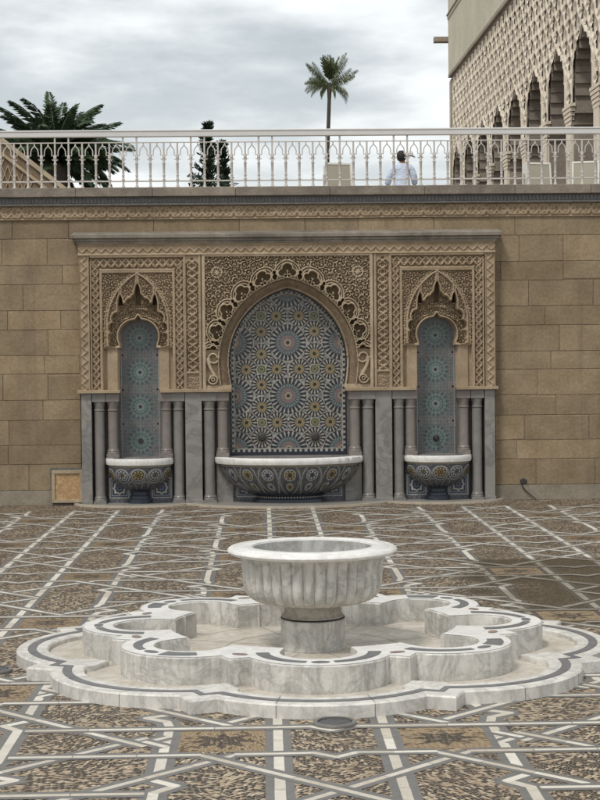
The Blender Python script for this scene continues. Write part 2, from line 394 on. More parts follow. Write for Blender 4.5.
for cx, cy in centers:
    if cx < X0 - .1 or cx > X1 + .1 or cy - 1.6 > Y1 or cy + 1.6 < Y0: continue
    for s in (-1, 1):
        a, b = max(cy - 1.6, Y0), min(cy + 1.6, Y1)
        if b - a > .1: strip([(cx + s * .36, a), (cx + s * .36, b)], .17, .064, 0)
        pts = [(1.09, -1.6), (1.09, -1.22), (.97, -1.08), (1.14, -.92), (1.09, -.8), (1.09, .42), (1.12, .58), (1.27, .70), (1.10, .80), (1.06, .98), (1.09, 1.12), (1.09, 1.6)]
        pts = [(cx + s * x, cy + y) for x, y in pts]
        pts = [p for p in pts if Y0 <= p[1] <= Y1]
        if len(pts) > 1: strip(pts, .17, .064, 0)
        if inside(cx, cy):
            # tan panels with a dark star
            strips.mi = 2; strips.tone = .5
            xa, xb = sorted((cx + s * .44, cx + s * 1.01)); strips.quad((xa, cy - .29, .0004), (xb, cy - .29, .0004), (xb, cy + .29, .0004), (xa, cy + .29, .0004))
            strips.mi = 3; mcx = (xa + xb) / 2
            st = []
            for k in range(16):
                r = (.24 if k % 2 == 0 else .12); st.append((mcx + r * math.cos(k * PI / 8) * 1.0, cy + r * .95 * math.sin(k * PI / 8), .0007))
            for k in range(16): strips.quad((mcx, cy, .0007), st[k], st[(k + 1) % 16])
            # centre chevrons
    for yy in (.36, -.36):
        if Y0 < cy + yy < Y1:
            strip([(cx - .36, cy + yy), (cx - .14, cy + yy + .01), (cx, cy + yy - .11), (cx + .14, cy + yy + .01), (cx + .36, cy + yy)], .145, .05, 3)
            for s in (-1, 1):
                segs = [(.362, 2.06)] if yy > 0 else [(.362, .64), (.85, 2.06)]
                for a, b in segs:
                    xa, xb = sorted((cx + s * a, cx + s * b))
                    if xb > X1 + 2.2 or xa < X0 - 2.2: continue
                    strip([(xa, cy + yy), (xb, cy + yy)], .145, .05, 3)
def seg(p, q_, lev):
    """one straight strip, clipped to the paved court"""
    p = Vector(p); q_ = Vector(q_); t0, t1 = 0.0, 1.0; d = q_ - p
    for ax, lo, hi in ((0, X0, X1), (1, Y0, Y1)):
        if abs(d[ax]) < 1e-9:
            if not lo <= p[ax] <= hi: return
            continue
        a_, b_ = (lo - p[ax]) / d[ax], (hi - p[ax]) / d[ax]
        t0, t1 = max(t0, min(a_, b_)), min(t1, max(a_, b_))
    if t1 - t0 > .02: strip([tuple(p + d * t0), tuple(p + d * t1)], .145, .05, lev)
for cx, cy in centers:
    for sx in (-1, 1):
        for sy in (-1, 1):
            lev = 1 if sx * sy > 0 else 2
            seg((cx + sx * .86, cy + sy * .36), (cx - sx * .02, cy + sy * 1.24), 3 - lev)              # side of the diamond
            seg((cx + sx * 1.08, cy + sy * .14), (cx + sx * 1.24, cy - sy * .02), 3 - lev)
            seg((cx - sx * .0, cy + sy * 1.22), (cx + sx * .38, cy + sy * 1.6), lev)                     # tip crossing on the axis
            seg((cx + sx * .62, cy + sy * .36), (cx + sx * 1.98, cy + sy * 1.6 + sy * .12), lev)         # long ray to the next star
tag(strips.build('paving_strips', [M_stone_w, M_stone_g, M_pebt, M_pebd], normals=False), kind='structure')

# ================================================================== FACADE COORDINATES
S = .01719
def X(u): return u * S                     # design unit on the fountain front: 17.19 mm, centre line at 0
def Z(v): return 2.5 + (357.25 - v) * S
def sst(a, b, x):
    t = np.clip((x - a) / (b - a), 0, 1); return t * t * (3 - 2 * t)
def ugrid(u0, u1, v0, v1, st):
    nu = int(round((u1 - u0) / st)) + 1; nv = int(round((v1 - v0) / st)) + 1
    return np.meshgrid(np.linspace(u0, u1, nu), np.linspace(v0, v1, nv))
def relief(name, U, V, H, mat, parent, keep=None, base=FW, smooth=True):
    P = np.stack([U * S, base - H, 2.5 + (357.25 - V) * S], -1)
    kk = None
    if keep is not None:
        kk = keep[:-1, :-1] & keep[1:, :-1] & keep[:-1, 1:] & keep[1:, 1:]
    return grid_mesh(name, P, kk, mat, parent, smooth=smooth, flip=True)
def vines(u, v, s, seed=0.0):
    a = u / s; b = v / s
    w = np.sin(a + 1.7 * np.sin(b * .83 + seed)) + np.sin(b * 1.07 + 1.7 * np.sin(a * .91 + 1.3 * seed))
    w2 = np.sin(1.5 * a + 1.1 * np.sin(1.1 * b - seed)) * np.sin(1.5 * b + 1.1 * np.sin(1.2 * a + seed))
    r1 = 1 - sst(.16, .40, np.abs(w)); r2 = sst(.52, .72, np.abs(w2)) * (1 - .55 * sst(.86, .96, np.abs(w2)))
    return np.maximum(r1, .8 * r2)
def scrolls(u, v, p, pitch, w=.55):
    """carved arabesque: rows of spiral tendrils turning alternately, with small leaves between"""
    row = np.floor(v / (p * .88)); uo = u + (row % 2) * p / 2; col = np.floor(uo / p)
    h = np.abs(np.sin(row * 12.9898 + col * 78.233)) * 43758.5; h = h - np.floor(h)
    x = uo - (col + .5) * p + (h - .5) * p * .16; y = v - (row + .5) * p * .88 + (.5 - h) * p * .12
    rr = np.hypot(x, y); th = np.arctan2(y, x) * np.where((row + col) % 2 > 0, 1, -1) + h * 6.28
    q = ((rr / pitch - th / (2 * PI)) % 1) - .5
    sp_ = (1 - sst(w * .55, w * 1.1, np.abs(q) * pitch)) * (rr < p * .47)
    leaf1 = (np.abs(np.cos(th * 3 + rr * .9)) * (rr > p * .38) > .62) * (rr < p * .56) * .85
    bud = 1 - sst(.5, 1.0, np.abs(rr - .1))
    return np.maximum.reduce([sp_, leaf1, bud])
def strands(t, c, amp, per, w, phase=0.):
    """two interlacing wavy strands along t, c = cross position"""
    r = np.zeros_like(t)
    for s in (0, PI):
        d = np.abs(c - amp * np.sin(2 * PI * t / per + s + phase)) / np.sqrt(1 + (amp * 2 * PI / per * np.cos(2 * PI * t / per + s + phase)) ** 2)
        r = np.maximum(r, 1 - sst(w * .6, w * 1.3, d))
    return r
def band(t, c, half, per, seed=0.):
    r = strands(t, c, half * .72, per, .75)
    tt = (t / per * 2) % 1 - .5                      # medallion in each eye
    rr = np.hypot(tt * per / 2, c)
    r = np.maximum(r, .8 * (1 - sst(.25, .8, np.abs(rr - half * .38))))
    r = np.maximum(r, .7 * (1 - sst(.2, .9, rr)))
    r = np.maximum(r, .62 * vines(t, c, 1.05, seed) * sst(0, 1, np.abs(c) - half * .15))
    return r

# ================================================================== RETAINING WALL
wall = empty('retaining_wall', (0, FW, 0)); tag(wall, 'tall tan sandstone block wall behind the tiled niches', 'wall')
def sub(o, root):  # keep world placement under an empty at root.location
    o.parent = root; o.location = -root.location
    return o
ZT = Z(188); 
courses = [238, 264, 283, 309, 328, 354, 372, 398, 418, 443, 462, 488]
zs = [Z(219)] + [Z(c - .3) for c in courses] + [0.0]
wb = MB()
def wallrow(z1, z0, xa, xb, off, avg):
    x = xa - off; first = True
    while x < xb:
        w = avg * random.uniform(.72, 1.25); a, b = max(x, xa), min(x + w, xb)
        if xb - b < .25: b = xb; w = 99
        if b - a > .02:
            wb.tone = random.uniform(.2, .85) if random.random() > .08 else random.uniform(.05, .2)
            m = .006; d = .010 + random.uniform(0, .004)
            A = [(a + .001, FW, z0 + .001), (b - .001, FW, z0 + .001), (b - .001, FW, z1 - .001), (a + .001, FW, z1 - .001)]
            J = lambda: m + max(0, random.gauss(0, .004)) + (random.uniform(.01, .03) if random.random() < .05 else 0)
            B = [(a + J(), FW - d, z0 + J()), (b - J(), FW - d, z0 + J()), (b - J(), FW - d, z1 - J()), (a + J(), FW - d, z1 - J())]
            wb.mesh(A + B, [(4, 5, 6, 7), (0, 1, 5, 4), (1, 2, 6, 5), (2, 3, 7, 6), (3, 0, 4, 7)])
        x += w
PU = X(207)       # half width of the portal
for i in range(len(zs) - 1):
    z1, z0 = zs[i], zs[i + 1]; av = 1.05 if (z1 - z0) > .37 else 1.25
    random.seed(100 + i)
    if i == 0: wallrow(z1, z0, -16, 16, random.random(), av)
    elif i == len(zs) - 2:
        for xa, xb in ((-16, X(-235.5)), (X(-206), X(-206) + .001), (PU, 16)):
            if xb - xa > .5:
                pq = MB(); pq.box(xa, xb, FW - .035, FW, 0, z1 - .004, .004); sub(pq.build('plinth', M_plinth), wall)
    else:
        wallrow(z1, z0, -16, -PU, random.random(), av); wallrow(z1, z0, PU, 16, random.random(), av)
sub(wb.build('stone_blocks', M_ashlar, normals=False), wall)
bk = MB(); bk.box(-16, -PU, FW + .0, FW + .6, 0, Z(219)); bk.box(PU, 16, FW, FW + .6, 0, Z(219)); bk.box(-PU, PU, FW, FW + .6, Z(243), Z(219))
bk.box(-PU, PU, FW + .45, FW + .6, 0, Z(243))
sub(bk.build('wall_core', M_dark), wall)
# carved frieze under the coping
U, V = ugrid(-560, 560, 204.5, 219, .72)
t = U; c = V - 211.7
rr = np.maximum(strands(t, c, 5, 21, .95), strands(t, c, 5.0, 10.5, .6))
tri = np.abs(((t / 21) % 1) - .5) * 2
rr = np.maximum(rr, .8 * (1 - sst(.4, 1.2, np.abs(np.abs(c) - 5.2 * tri))))
edge = 1 - sst(.5, 1.2, 7.2 - np.abs(c) + .4)
H = .012 + .028 * np.maximum(rr * (np.abs(c) < 6.6), edge) + .006 * vines(t, c, 1.0)
sub(relief('carved_frieze', U, V, H, M_carved, None), wall)
mb = MB(); mb.box(-16, 16, FW - .07, FW + .3, Z(204.3), Z(197))
for k in range(int(32 / .062)):
    x = -16 + k * .062; mb.box(x + .008, x + .054, FW - .082, FW - .071, Z(203), Z(198.5))
mb.box(-16, 16, FW - .10, FW - .071, Z(205.2), Z(203.6))
sub(mb.build('dark_moulding', M_strip), wall)
mb = MB(); x = -16
random.seed(5)
while x < 16:
    w = random.uniform(1.3, 1.7); mb.tone = random.uniform(.3, .8); mb.box(x + .002, x + w - .002, FW - .16, FW + .5, Z(197), ZT, .008); x += w
sub(mb.build('coping', M_coping), wall)
g = MB(); g.quad((-200, FW + .55, ZT - .02), (200, FW + .55, ZT - .02), (200, 400, ZT - .02), (-200, 400, ZT - .02))
tag(g.build('terrace_ground', M_coping, normals=False), kind='structure')

# ================================================================== PORTAL
port = empty('tiled_fountain_portal', (0, FW, 0)); tag(port, 'wide carved stone and marble portal with three arched tiled niches', 'portal')
def pp(o): return sub(o, port)
# cornice
mb = MB(); mb.box(X(-213), X(213), FW - .30, FW - .001, Z(238.8), Z(235), .008)
mb.box(X(-210), X(210), FW - .26, FW - .001, Z(241.5), Z(238.9)); mb.box(X(-208), X(208), FW - .24, FW - .001, Z(244), Z(241.6))
mb.quad((X(-213), FW - .28, Z(235) + .001), (X(213), FW - .28, Z(235) + .001), (X(211), FW, Z(231)), (X(-211), FW, Z(231)))
pp(mb.build('cornice', M_cornice))
# zigzag frame : top band + both sides
FR = .20
def zig(t, c, half):
    w = np.abs(((t / 9.2) % 1) - .5) * 4 - 1
    return 1 - sst(.5, 1.3, np.abs(c - w * half * .6))
U, V = ugrid(-206.5, 206.5, 244, 255.3, .62)
c = V - 250.3
H = FR + .022 * zig(U, c, 4) * (np.abs(c) < 4) + .03 * (1 - sst(4.2, 4.6, 255.3 - V + 4 - 1.2)) + .025 * (V < 245.6)
H = np.where(V > 253.8, FR + .035, H)
pp(relief('zigzag_frieze', U, V, H, M_carved, None))
for s in (-1, 1):
    U, V = ugrid(-5.3, 5.3, 255.3, 388, .62)
    H = FR + .022 * zig(V, U, 4) * (np.abs(U) < 4); H = np.where(np.abs(U) > 4.1, FR + .03, H)
    H = np.where(U * s > 5.1, 0, H)
    pp(relief('zigzag_border', U + s * 201.2, V, H, M_carved, None))
# pilasters between the niches
for s in (-1, 1):
    U, V = ugrid(-9.0, 9.0, 255.3, 388, .5)
    c = U
    H = FR - .05 + .055 * band(V, c, 6, 15, .7)
    H = np.where(np.abs(c) > 6.4, FR + .02, H)
    box_ = (V > 372); H = np.where(box_ & (np.abs(c) < 6.4), FR - .02 + .02 * vines(V, c, 1.3, 2), H)
    H = np.where((np.abs(V - 371.5) < 1) , FR + .015, H)
    top = (V < 268) & (np.abs(c) < 6.4) & (V - 258 < np.abs(c) * 1.1)
    H = np.where(top, FR - .0, H)
    H = np.where(np.abs(c) > 8.8, FR - .04, H)
    pp(relief('carved_pilaster', U + s * 94.4, V, H, M_carved, None))

# side niche panels
def arch_lancet(u, v, w, v0, vap):
    """signed distance-like value (<0 inside) of a pointed arch: half-width w below v0, apex at vap"""
    h = v0 - vap; c = (h * h - w * w) / (2 * w); r = w + c
    d_up = np.hypot(np.abs(u) + c, v - v0) - r
    d_dn = np.abs(u) - w
    return np.where(v < v0, d_up, d_dn)
def scallop(u, v, w, v0, vap, n, amp):
    d = arch_lancet(u, v, w, v0, vap); th = np.arctan2(v0 - v, np.abs(u))
    return d
def side_field(U, V):
    u = U; au = np.abs(u); v = V
    H = np.full_like(u, FR)
    # outer carved band (37..46)
    ib = (au > 36.5) | (v < 270.5)
    cside = au - 41.2; ctop = v - 263
    horiz = (v < 270.5) & (au < 36.5 + (270.5 - v))
    bnd = np.where(horiz, band(u, ctop, 5.2, 14.5), band(v, cside, 4.0, 14.5))
    cc = np.where(horiz, np.abs(ctop) - 5.6, np.abs(cside) - 4.1)
    H = np.where(ib, FR - .05 + .055 * bnd, H); H = np.where(ib & (cc > 0), FR + .025, H)
    # spandrel
    ins = ~ib
    A1 = arch_lancet(u, v, 30.5, 324, 272.5)
    sp = FR - .06 + .06 * np.maximum(scrolls(au, v, 6.6, 2.2, .5), .3 * vines(au, v, .95, .4))
    H = np.where(ins, sp, H)
    H = np.where(ins & (v > 345), FR - .0, H)
    H = np.where(ins & ((au > 34.6) | (v < 272.4)), FR + .02, H)
    # arch moulding
    rib = 1 - sst(.7, 1.6, np.abs(A1 + .5)); rib2 = 1 - sst(.4, 1.0, np.abs(A1 - 2.0))
    H = np.where(ins & (v < 345), np.maximum(H, FR - .05 + .07 * np.maximum(rib, .6 * rib2)), H)
    # tier 1 inside A1
    in1 = ins & (A1 < -1.2) & (v < 345)
    t1 = FR - .06 + .06 * np.maximum(scrolls(au, v + 2, 6.0, 2.1, .5), .3 * vines(au, v, .95, 1.1))
    H = np.where(in1, t1, H)
    # scalloped lower edge of tier 1: union of openings (stalactite pockets)
    def pocket(cu, top, half, bot):
        a = np.abs(u - cu) if cu == 0 else np.abs(au - cu)
        q = np.clip((v - top) / (bot - top), 0, 1)
        return a - half * np.sqrt(q)
    t2 = np.minimum(pocket(0, 283.5, 2.9, 292), pocket(17, 294.5, 2.6, 304))
    low = np.minimum.reduce([np.hypot(au - a_, v - b_) - c_ for a_, b_, c_ in ((0, 299, 6.5), (6.5, 303, 5.5), (13, 309, 6.2), (19.5, 317.5, 6.2), (23.5, 327, 5.6), (24.5, 336.5, 5.2), (24.3, 343, 4.5))] + [np.maximum(au - 20, 312 - v), np.maximum(au - 10, 302 - v)])
    t2 = np.minimum(t2, low)
    in2 = in1 & (t2 < 0)
    depth2 = .03 + .05 * scrolls(au + 1, v, 5.6, 2.1, .5) + .03 * sst(0, 1, np.sin((np.hypot(au, v - 345)) * .9))
    # real pockets go dark: deep
    pk = np.minimum(pocket(0, 283.5, 2.9, 294), pocket(17, 294.5, 2.6, 304))
    depth2 = np.where((pk < 0) & (v < 304), -.16, depth2)
    blend = sst(0, -.9, t2)
    H = np.where(in1, H + (depth2 - H) * np.where(in2, blend, 0), H)
    edge2 = 1 - sst(.5, 1.3, np.abs(t2 - .9))
    H = np.where(in1 & ~in2, np.maximum(H, FR - .05 + .065 * edge2), H)
    # tier 2 stepped tier lower rim
    # keyhole opening A3
    head = np.hypot(au - 3.0, v - 335.5) - 16.3
    og = np.maximum(au - (v - 315) * .75, v - 323)          # ogee tip
    og = np.where(v < 315, np.hypot(au, v - 315), og)
    jamb = np.maximum(au - 20.0, 346.5 - v)
    jam2 = np.maximum(au - 17.6, np.abs(v - 345) - 3.5)
    A3 = np.minimum.reduce([np.where(v < 345, head, 9), og, jamb, jam2])
    rim = 1 - sst(.7, 1.5, np.abs(A3 - 1.3))
    inner = ins & (A1 < -1.2) & (v < 345.5) & (A3 > 0)
    H = np.where(inner & (A3 < 2.8), .0 + .13 * rim, H)
    # flat piers beside the jamb
    pr = ins & (v >= 345.5) & (A3 > 0)
    H = np.where(pr & (au < 34), FR - .05, H)
    H = np.where(pr & (au < 34) & (au > 30.8), FR - .085, H)
    H = np.where(pr & (np.abs(v - 346.3) < .8) & (au < 34), FR - .02, H)
    H = np.where(A3 < 0, -.21, H)
    H = np.where(au > 46.6, FR - .02, H)
    return H, A3
for s in (-1, 1):
    U, V = ugrid(-46.9, 46.9, 255.3, 388, .5)
    H, A3 = side_field(U, V)
    keep = A3 > -1.3
    pp(relief('niche_arch_panel', U + s * 148.6, V, H, M_carved, None, keep))
# central panel
def center_field(U, V):
    u = U; au = np.abs(u); v = V
    def horse(off):
        w = 59.5; h = 74.0; c = (h * h - w * w) / (2 * w); r = w + c
        up = np.hypot(au + c, v - 362) - r
        dn = np.hypot(au, (v - 362) * .75) - w
        return np.where(v < 362, up, dn) - off
    A = horse(0)
    sp = FR - .075 + .085 * np.maximum(scrolls(au, v + 3, 8.6, 2.5), .35 * vines(au + 3, v, .95, 1.9))
    # corner rosette
    rc = np.hypot(au - 70, v - 273); th = np.arctan2(v - 273, au - 70)
    ros = np.maximum(.5 * (1 - sst(.3, 1.0, np.abs(rc - 8.5))), (1 - sst(.35, .8, np.abs(np.sin(th * 5)) * rc * .28)) * (rc < 10))
    ros = np.maximum(ros, 1 - sst(.5, 1.2, np.abs(rc - 5)))
    H = np.where(rc < 9, FR - .075 + .075 * np.maximum(.8 * ros, .8 * vines(au, v, 1.35, 3)), sp)
    # scalloped openwork band
    ang = np.arctan2(370 - v, au)                       # 0 at the springing, pi/2 at apex
    s_ = (PI / 2 - ang) * 76                            # arc length from apex
    per = 20.4
    ph = ((s_ + per / 2) % per) - per / 2               # lobe-centred
    bandm = (A > 9.5) & (v < 362)
    dl = np.hypot(ph, (A - 16.2))                       # distance to the lobe centre
    rim = np.maximum.reduce([1 - sst(.35, 1.0, np.abs(dl - 10.2)), .9 * (1 - sst(.35, .95, np.abs(dl - 8.1))), .0 * dl])
    ph2 = ((s_) % per) - per / 2                        # between lobes
    tre = np.minimum.reduce([np.hypot(ph, A - 19.6) - 3.3, np.hypot(np.abs(ph) - 3.7, A - 15.4) - 2.9, np.hypot(ph, A - 13.8) - 3.2])
    hole2 = np.minimum(np.hypot(ph2 * 1.3, A - 13.2) - 2.3, np.hypot(ph2 * 1.5, A - 17.4) - 1.5)
    # inner leaf kept inside each trefoil
    leaf_ = np.minimum.reduce([np.hypot(ph, A - 16.2) - 1.2, np.hypot(np.abs(ph) - 1.9, A - 13.2) - 1.1, np.maximum(np.abs(ph) - .45, np.abs(A - 13) - 4)])
    ho = np.minimum(tre, hole2)
    Hl = FR - .045 + .075 * rim
    Hl = np.where(ho < 1.5, FR - .02 + .055 * (1 - sst(.35, 1.2, np.abs(ho - .8))), Hl)
    lower = bandm & ((dl < 11.0) | (A < 15))
    H = np.where(lower, Hl, H)
    H = np.where(bandm & (A < 23.5) & (ho < .2) & (leaf_ > 0), FR - .24, H)
    H = np.where(bandm & (tre < .2) & (leaf_ <= 0), FR - .03, H)
    # volutes
    vu, vv = au - 74.5, v - 357.5
    vm = (v > 349) & (au > 68.5) & (au < 82) & (A > 9.5)
    H = np.where(vm, FR - .09, H)
    r1 = np.hypot(au - 74.2, v - 357.5); r2 = np.hypot(au - 74.6, v - 378.8)
    t1 = np.arctan2(v - 357.5, (au - 74.2)); t2 = np.arctan2(v - 378.8, -(au - 74.6))
    sp1 = 1 - sst(.5, 1.4, np.abs(r1 - (4.6 + .9 * t1 / PI))); sp2 = 1 - sst(.5, 1.3, np.abs(r2 - (4.0 + .8 * t2 / PI)))
    sp2b = 1 - sst(.4, 1.1, np.abs(r2 - 1.6))
    body = 1 - sst(1.3, 2.4, np.abs((au - 78.2) + (v - 352) * .16 - 2.2 * np.sin((v - 352) * .16)))
    vol = np.maximum.reduce([sp1 * (v < 365), sp2, sp2b, body * (v > 357) * (v < 376)])
    H = np.where(vm, FR - .07 + .10 * vol, H)
    H = np.where((v > 349) & (au >= 81.2), FR - .03, H)
    # intrados band
    it = (A > 0) & (A <= 9.6)
    H = np.where(it, FR - .055 - .06 * (1 - sst(0, 7, A)), H)
    H = np.where((A > 8.8) & (A < 10.3) & (v < 386), FR + .0, H)
    H = np.where((A > -.2) & (A < 1.0), FR - .08, H)
    # foot mouldings
    H = np.where((v > 384.5) & (A > 0), FR - .01, H)
    # frame
    fr = (au > 81.8) | (v < 257.2)
    H = np.where(fr, FR + .025, H); H = np.where(au > 84.6, FR - .03, H)
    return H, A
U, V = ugrid(-85.4, 85.4, 255.3, 388, .45)
H, A = center_field(U, V)
H = np.where(A < 0, -.20, H)
keep = (A > -1.4)
inA = (A > 1.2) & (A < 8.6) & (V < 384)
pp(relief('central_arch_panel', U, V, H, M_carvlt, None, keep & ~inA))
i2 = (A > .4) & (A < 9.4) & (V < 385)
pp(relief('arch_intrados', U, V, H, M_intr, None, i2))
# reveal tubes of the arches (side faces down to the tiles): built by the steep relief cells above

# ---------------------------- mosaics
def mixc(C, mask, col):
    m = np.clip(mask, 0, 1)[..., None]; return C * (1 - m) + np.array(col) * m
CW = (.30, .285, .25); NAVY = (.018, .021, .032); OCH = (.20, .15, .075); TEAL = (.07, .12, .11); MAU = (.14, .085, .10); BLK = (.012, .012, .014); GRY = (.15, .17, .19)
def fine(u, v, p, seed=0):
    a = (u + v) / p; b = (u - v) / p
    ia = np.floor(a); ib = np.floor(b); fa = a - ia - .5; fb = b - ib - .5
    h = np.abs(np.sin(ia * 12.9898 + ib * 78.233 + seed)) * 43758.5453; h = h - np.floor(h)
    pal = np.array([NAVY, (.05, .08, .16), MAU, (.12, .07, .05), TEAL, (.30, .29, .26), BLK])
    C = pal[(h * 6.999).astype(int)]
    ln = 1 - sst(.30, .42, .5 - np.maximum(np.abs(fa), np.abs(fb)) + .28)
    return mixc(C, (np.maximum(np.abs(fa), np.abs(fb)) > .36) * .85, CW)
def petals(C, r, th, n, r0, r1, colp, colg, fat=.5, ph=0.):
    q = np.abs(((th + ph) * n / (2 * PI)) % 1 - .5) * 2         # 0 at petal centre edge..1
    t = np.clip((r - r0) / (r1 - r0), 0, 1)
    w = fat * (0.35 + 1.1 * t) * np.where(t > .7, (1 - t) / .3 * .9 + .1, 1)
    zone = (r > r0) & (r < r1)
    C = mixc(C, zone * 1.0, colg)
    return mixc(C, zone * (1 - sst(w - .12, w + .12, 1 - q)), colp)
def zel_center(u, v, A):
    P = 53.4; C = fine(u, v, 2.9)
    dx_ = (u + P / 2) % P - P / 2; dv = (v - 342.7 + P / 2) % P - P / 2
    r = np.hypot(dx_, dv); th = np.arctan2(dv, dx_)
    # ring net between
    C = mixc(C, (np.abs(r - 19.2) < .45) * .9, CW)
    C = petals(C, r, th, 24, 12.0, 18.2, CW, NAVY, .42)
    C = petals(C, r, th, 24, 7.6, 12.0, (.15, .17, .165), (.05, .07, .08), .62, PI / 24)
    C = petals(C, r, th, 24, 4.0, 7.6, (.18, .165, .14), MAU, .5)
    C = petals(C, r, th, 12, 1.6, 4.0, CW, OCH, .5); C = mixc(C, (r < 1.7) * 1., BLK)
    for sx in (-1, 1):
        for sy in (-1, 1):
            for (a, b) in ((11.3, 26.7), (26.7, 11.3)):
                x = dx_ - sx * a; y = dv - sy * b
                rr = np.hypot(x, y); t = np.arctan2(y, x)
                C = mixc(C, (rr < 10.3) * 1., NAVY)
                C = petals(C, rr, t, 16, 4.6, 10.2, CW, BLK, .50)
                C = petals(C, rr, t, 16, 1.7, 4.8, OCH, (.22, .18, .10), .8); C = mixc(C, (rr < 1.8) * 1., BLK)
            x = dx_ - sx * 26.7; y = dv - sy * 26.7; rr = np.hypot(x, y)
            C = mixc(C, (rr < 5.0) * 1., CW); C = mixc(C, (rr < 4.2) * 1., (.07, .08, .035)); C = mixc(C, (np.abs(rr - 2.3) < .6) * 1., (.19, .17, .10))
    # key border along the arch edge
    bd = (A > -4.6)
    q = (np.floor((u + 400) / 2.6) + np.floor(v / 2.6)) % 2
    C = mixc(C, bd * 1., NAVY); C = mixc(C, bd * (q > .5) * (A < -1.8) * 1., (.32, .31, .28)); C = mixc(C, (np.abs(A + 4.6) < .45) * 1., CW)
    return C
U, V = ugrid(-60.5, 60.5, 286, 456, .32)
def horseA(u, v):
    au = np.abs(u); w = 59.5; h = 74.0; c = (h * h - w * w) / (2 * w); r = w + c
    a = np.where(v < 362, np.hypot(au + c, v - 362) - r, np.hypot(au, (v - 362) * .75) - w)
    return np.where(v > 384, np.maximum(au - 59, -99), a)
A = horseA(U, V); Cc = zel_center(U, V, np.maximum(A, V - 454))
P = np.stack([U * S, np.full_like(U, FW + .17), Z(V)], -1)
kk = (A < 2.2); kk = kk[:-1, :-1] & kk[1:, 1:]
pp(grid_mesh('mosaic_panel', P, kk, M_zel, None, color=Cc, flip=True))
# small dark spouts low in the central mosaic
for x in (-26.7, 26.7):
    mb = MB(); mb.lathe([(.001, 0), (.07, 0), (.075, .015), (.055, .03), (.03, .035), (.001, .035)], 20)
    o = mb.build('water_spout', M_dirtm, smooth=True); o.rotation_euler = (R(90), 0, 0); o.parent = port; o.location = (X(x), .17, Z(437.6))
def zel_side(u, v):
    LB = (.19, .25, .27)
    a = u / 3.4; b = v / 3.4
    C = np.full(u.shape + (3,), 0.) + np.array((.125, .145, .14))
    h = np.abs(np.sin(np.floor(a) * 12.98 + np.floor(b) * 78.2)) * 43758.5; h -= np.floor(h)
    C = mixc(C, (h > .55) * .7, (.14, .115, .115)); C = mixc(C, (h < .2) * .6, (.08, .12, .125))
    fa = np.abs(a % 1 - .5); fb = np.abs(b % 1 - .5); C = mixc(C, ((fa + fb) < .3) * .8, (.05, .05, .07))
    C = mixc(C, (np.abs(fa - fb) < .06) * .5, (.26, .27, .27))
    dv = (v - 336.6 + 17.25) % 34.5 - 17.25; r = np.hypot(u, dv); th = np.arctan2(dv, u)
    C = mixc(C, (r < 12.6) * .7, (.115, .15, .145))
    C = petals(C, r, th, 16, 10.6, 13.2, (.12, .145, .15), (.04, .045, .055), .85)
    C = mixc(C, ((r < 10.6) & (np.cos(th * 16) > .2) & (r > 7.6)) * .8, (.14, .20, .18)); C = mixc(C, (np.abs(r - 7.4) < .4) * .8, (.05, .07, .075))
    C = petals(C, r, th, 12, 3.6, 7.0, (.13, .195, .175), (.08, .11, .115), .7); C = mixc(C, (np.abs(r - 3.5) < .35) * .8, (.24, .26, .25))
    C = mixc(C, (r < 2.9) * 1., (.17, .20, .2)); C = mixc(C, (r < 1.6) * 1., BLK)
    # corner half stars
    for sx in (-1, 1):
        x = u - sx * 17.5; y = (v - 336.6) % 34.5 - 17.25
        rr = np.hypot(x, y); t = np.arctan2(y, x); C = petals(C, rr, t, 8, 1.2, 5.2, (.16, .12, .12), (.2, .21, .21), .6); C = mixc(C, (rr < 1.3) * 1., BLK)
    C = mixc(C, (np.abs(np.abs(u) - 18.6) < .4) * .7, (.4, .4, .38))
    return C
for s in (-1, 1):
    U, V = ugrid(-21, 21, 312, 458, .32)
    P = np.stack([(U + s * 148.6) * S, np.full_like(U, FW + .18), Z(V)], -1)
    pp(grid_mesh('mosaic_panel', P, None, M_zel, None, color=zel_side(U, V), flip=True))
    mb = MB(); mb.lathe([(.001, 0), (.055, 0), (.06, .015), (.04, .03), (.03, .09), (.001, .09)] if s > 0 else [(.001, 0), (.05, 0), (.05, .012), (.001, .012)], 18)
    o = mb.build('water_spout', M_dirtm, smooth=True); o.rotation_euler = (R(90), 0, 0); o.parent = port; o.location = (X(s * 148.6), .18, Z(440))

# ---------------------------- lower marble storey
# entablature slab 388..392 following the piers
mb = MB(); E0, E1 = Z(391.2), Z(388)
def ent(u0, u1, y):
    mb = MB(); mb.box(X(u0), X(u1), FW - y, FW + .1, E0, E1, .004); pp(mb.build('entablature', M_carved))
for s in (-1, 1):
    for (a, b, y) in ((-208.5, -166.5, .27), (-127.0, -56.5, .27), (56.5, 127, .27), (166.5, 208.5, .27)):
        if s == -1: ent(a, b, y)

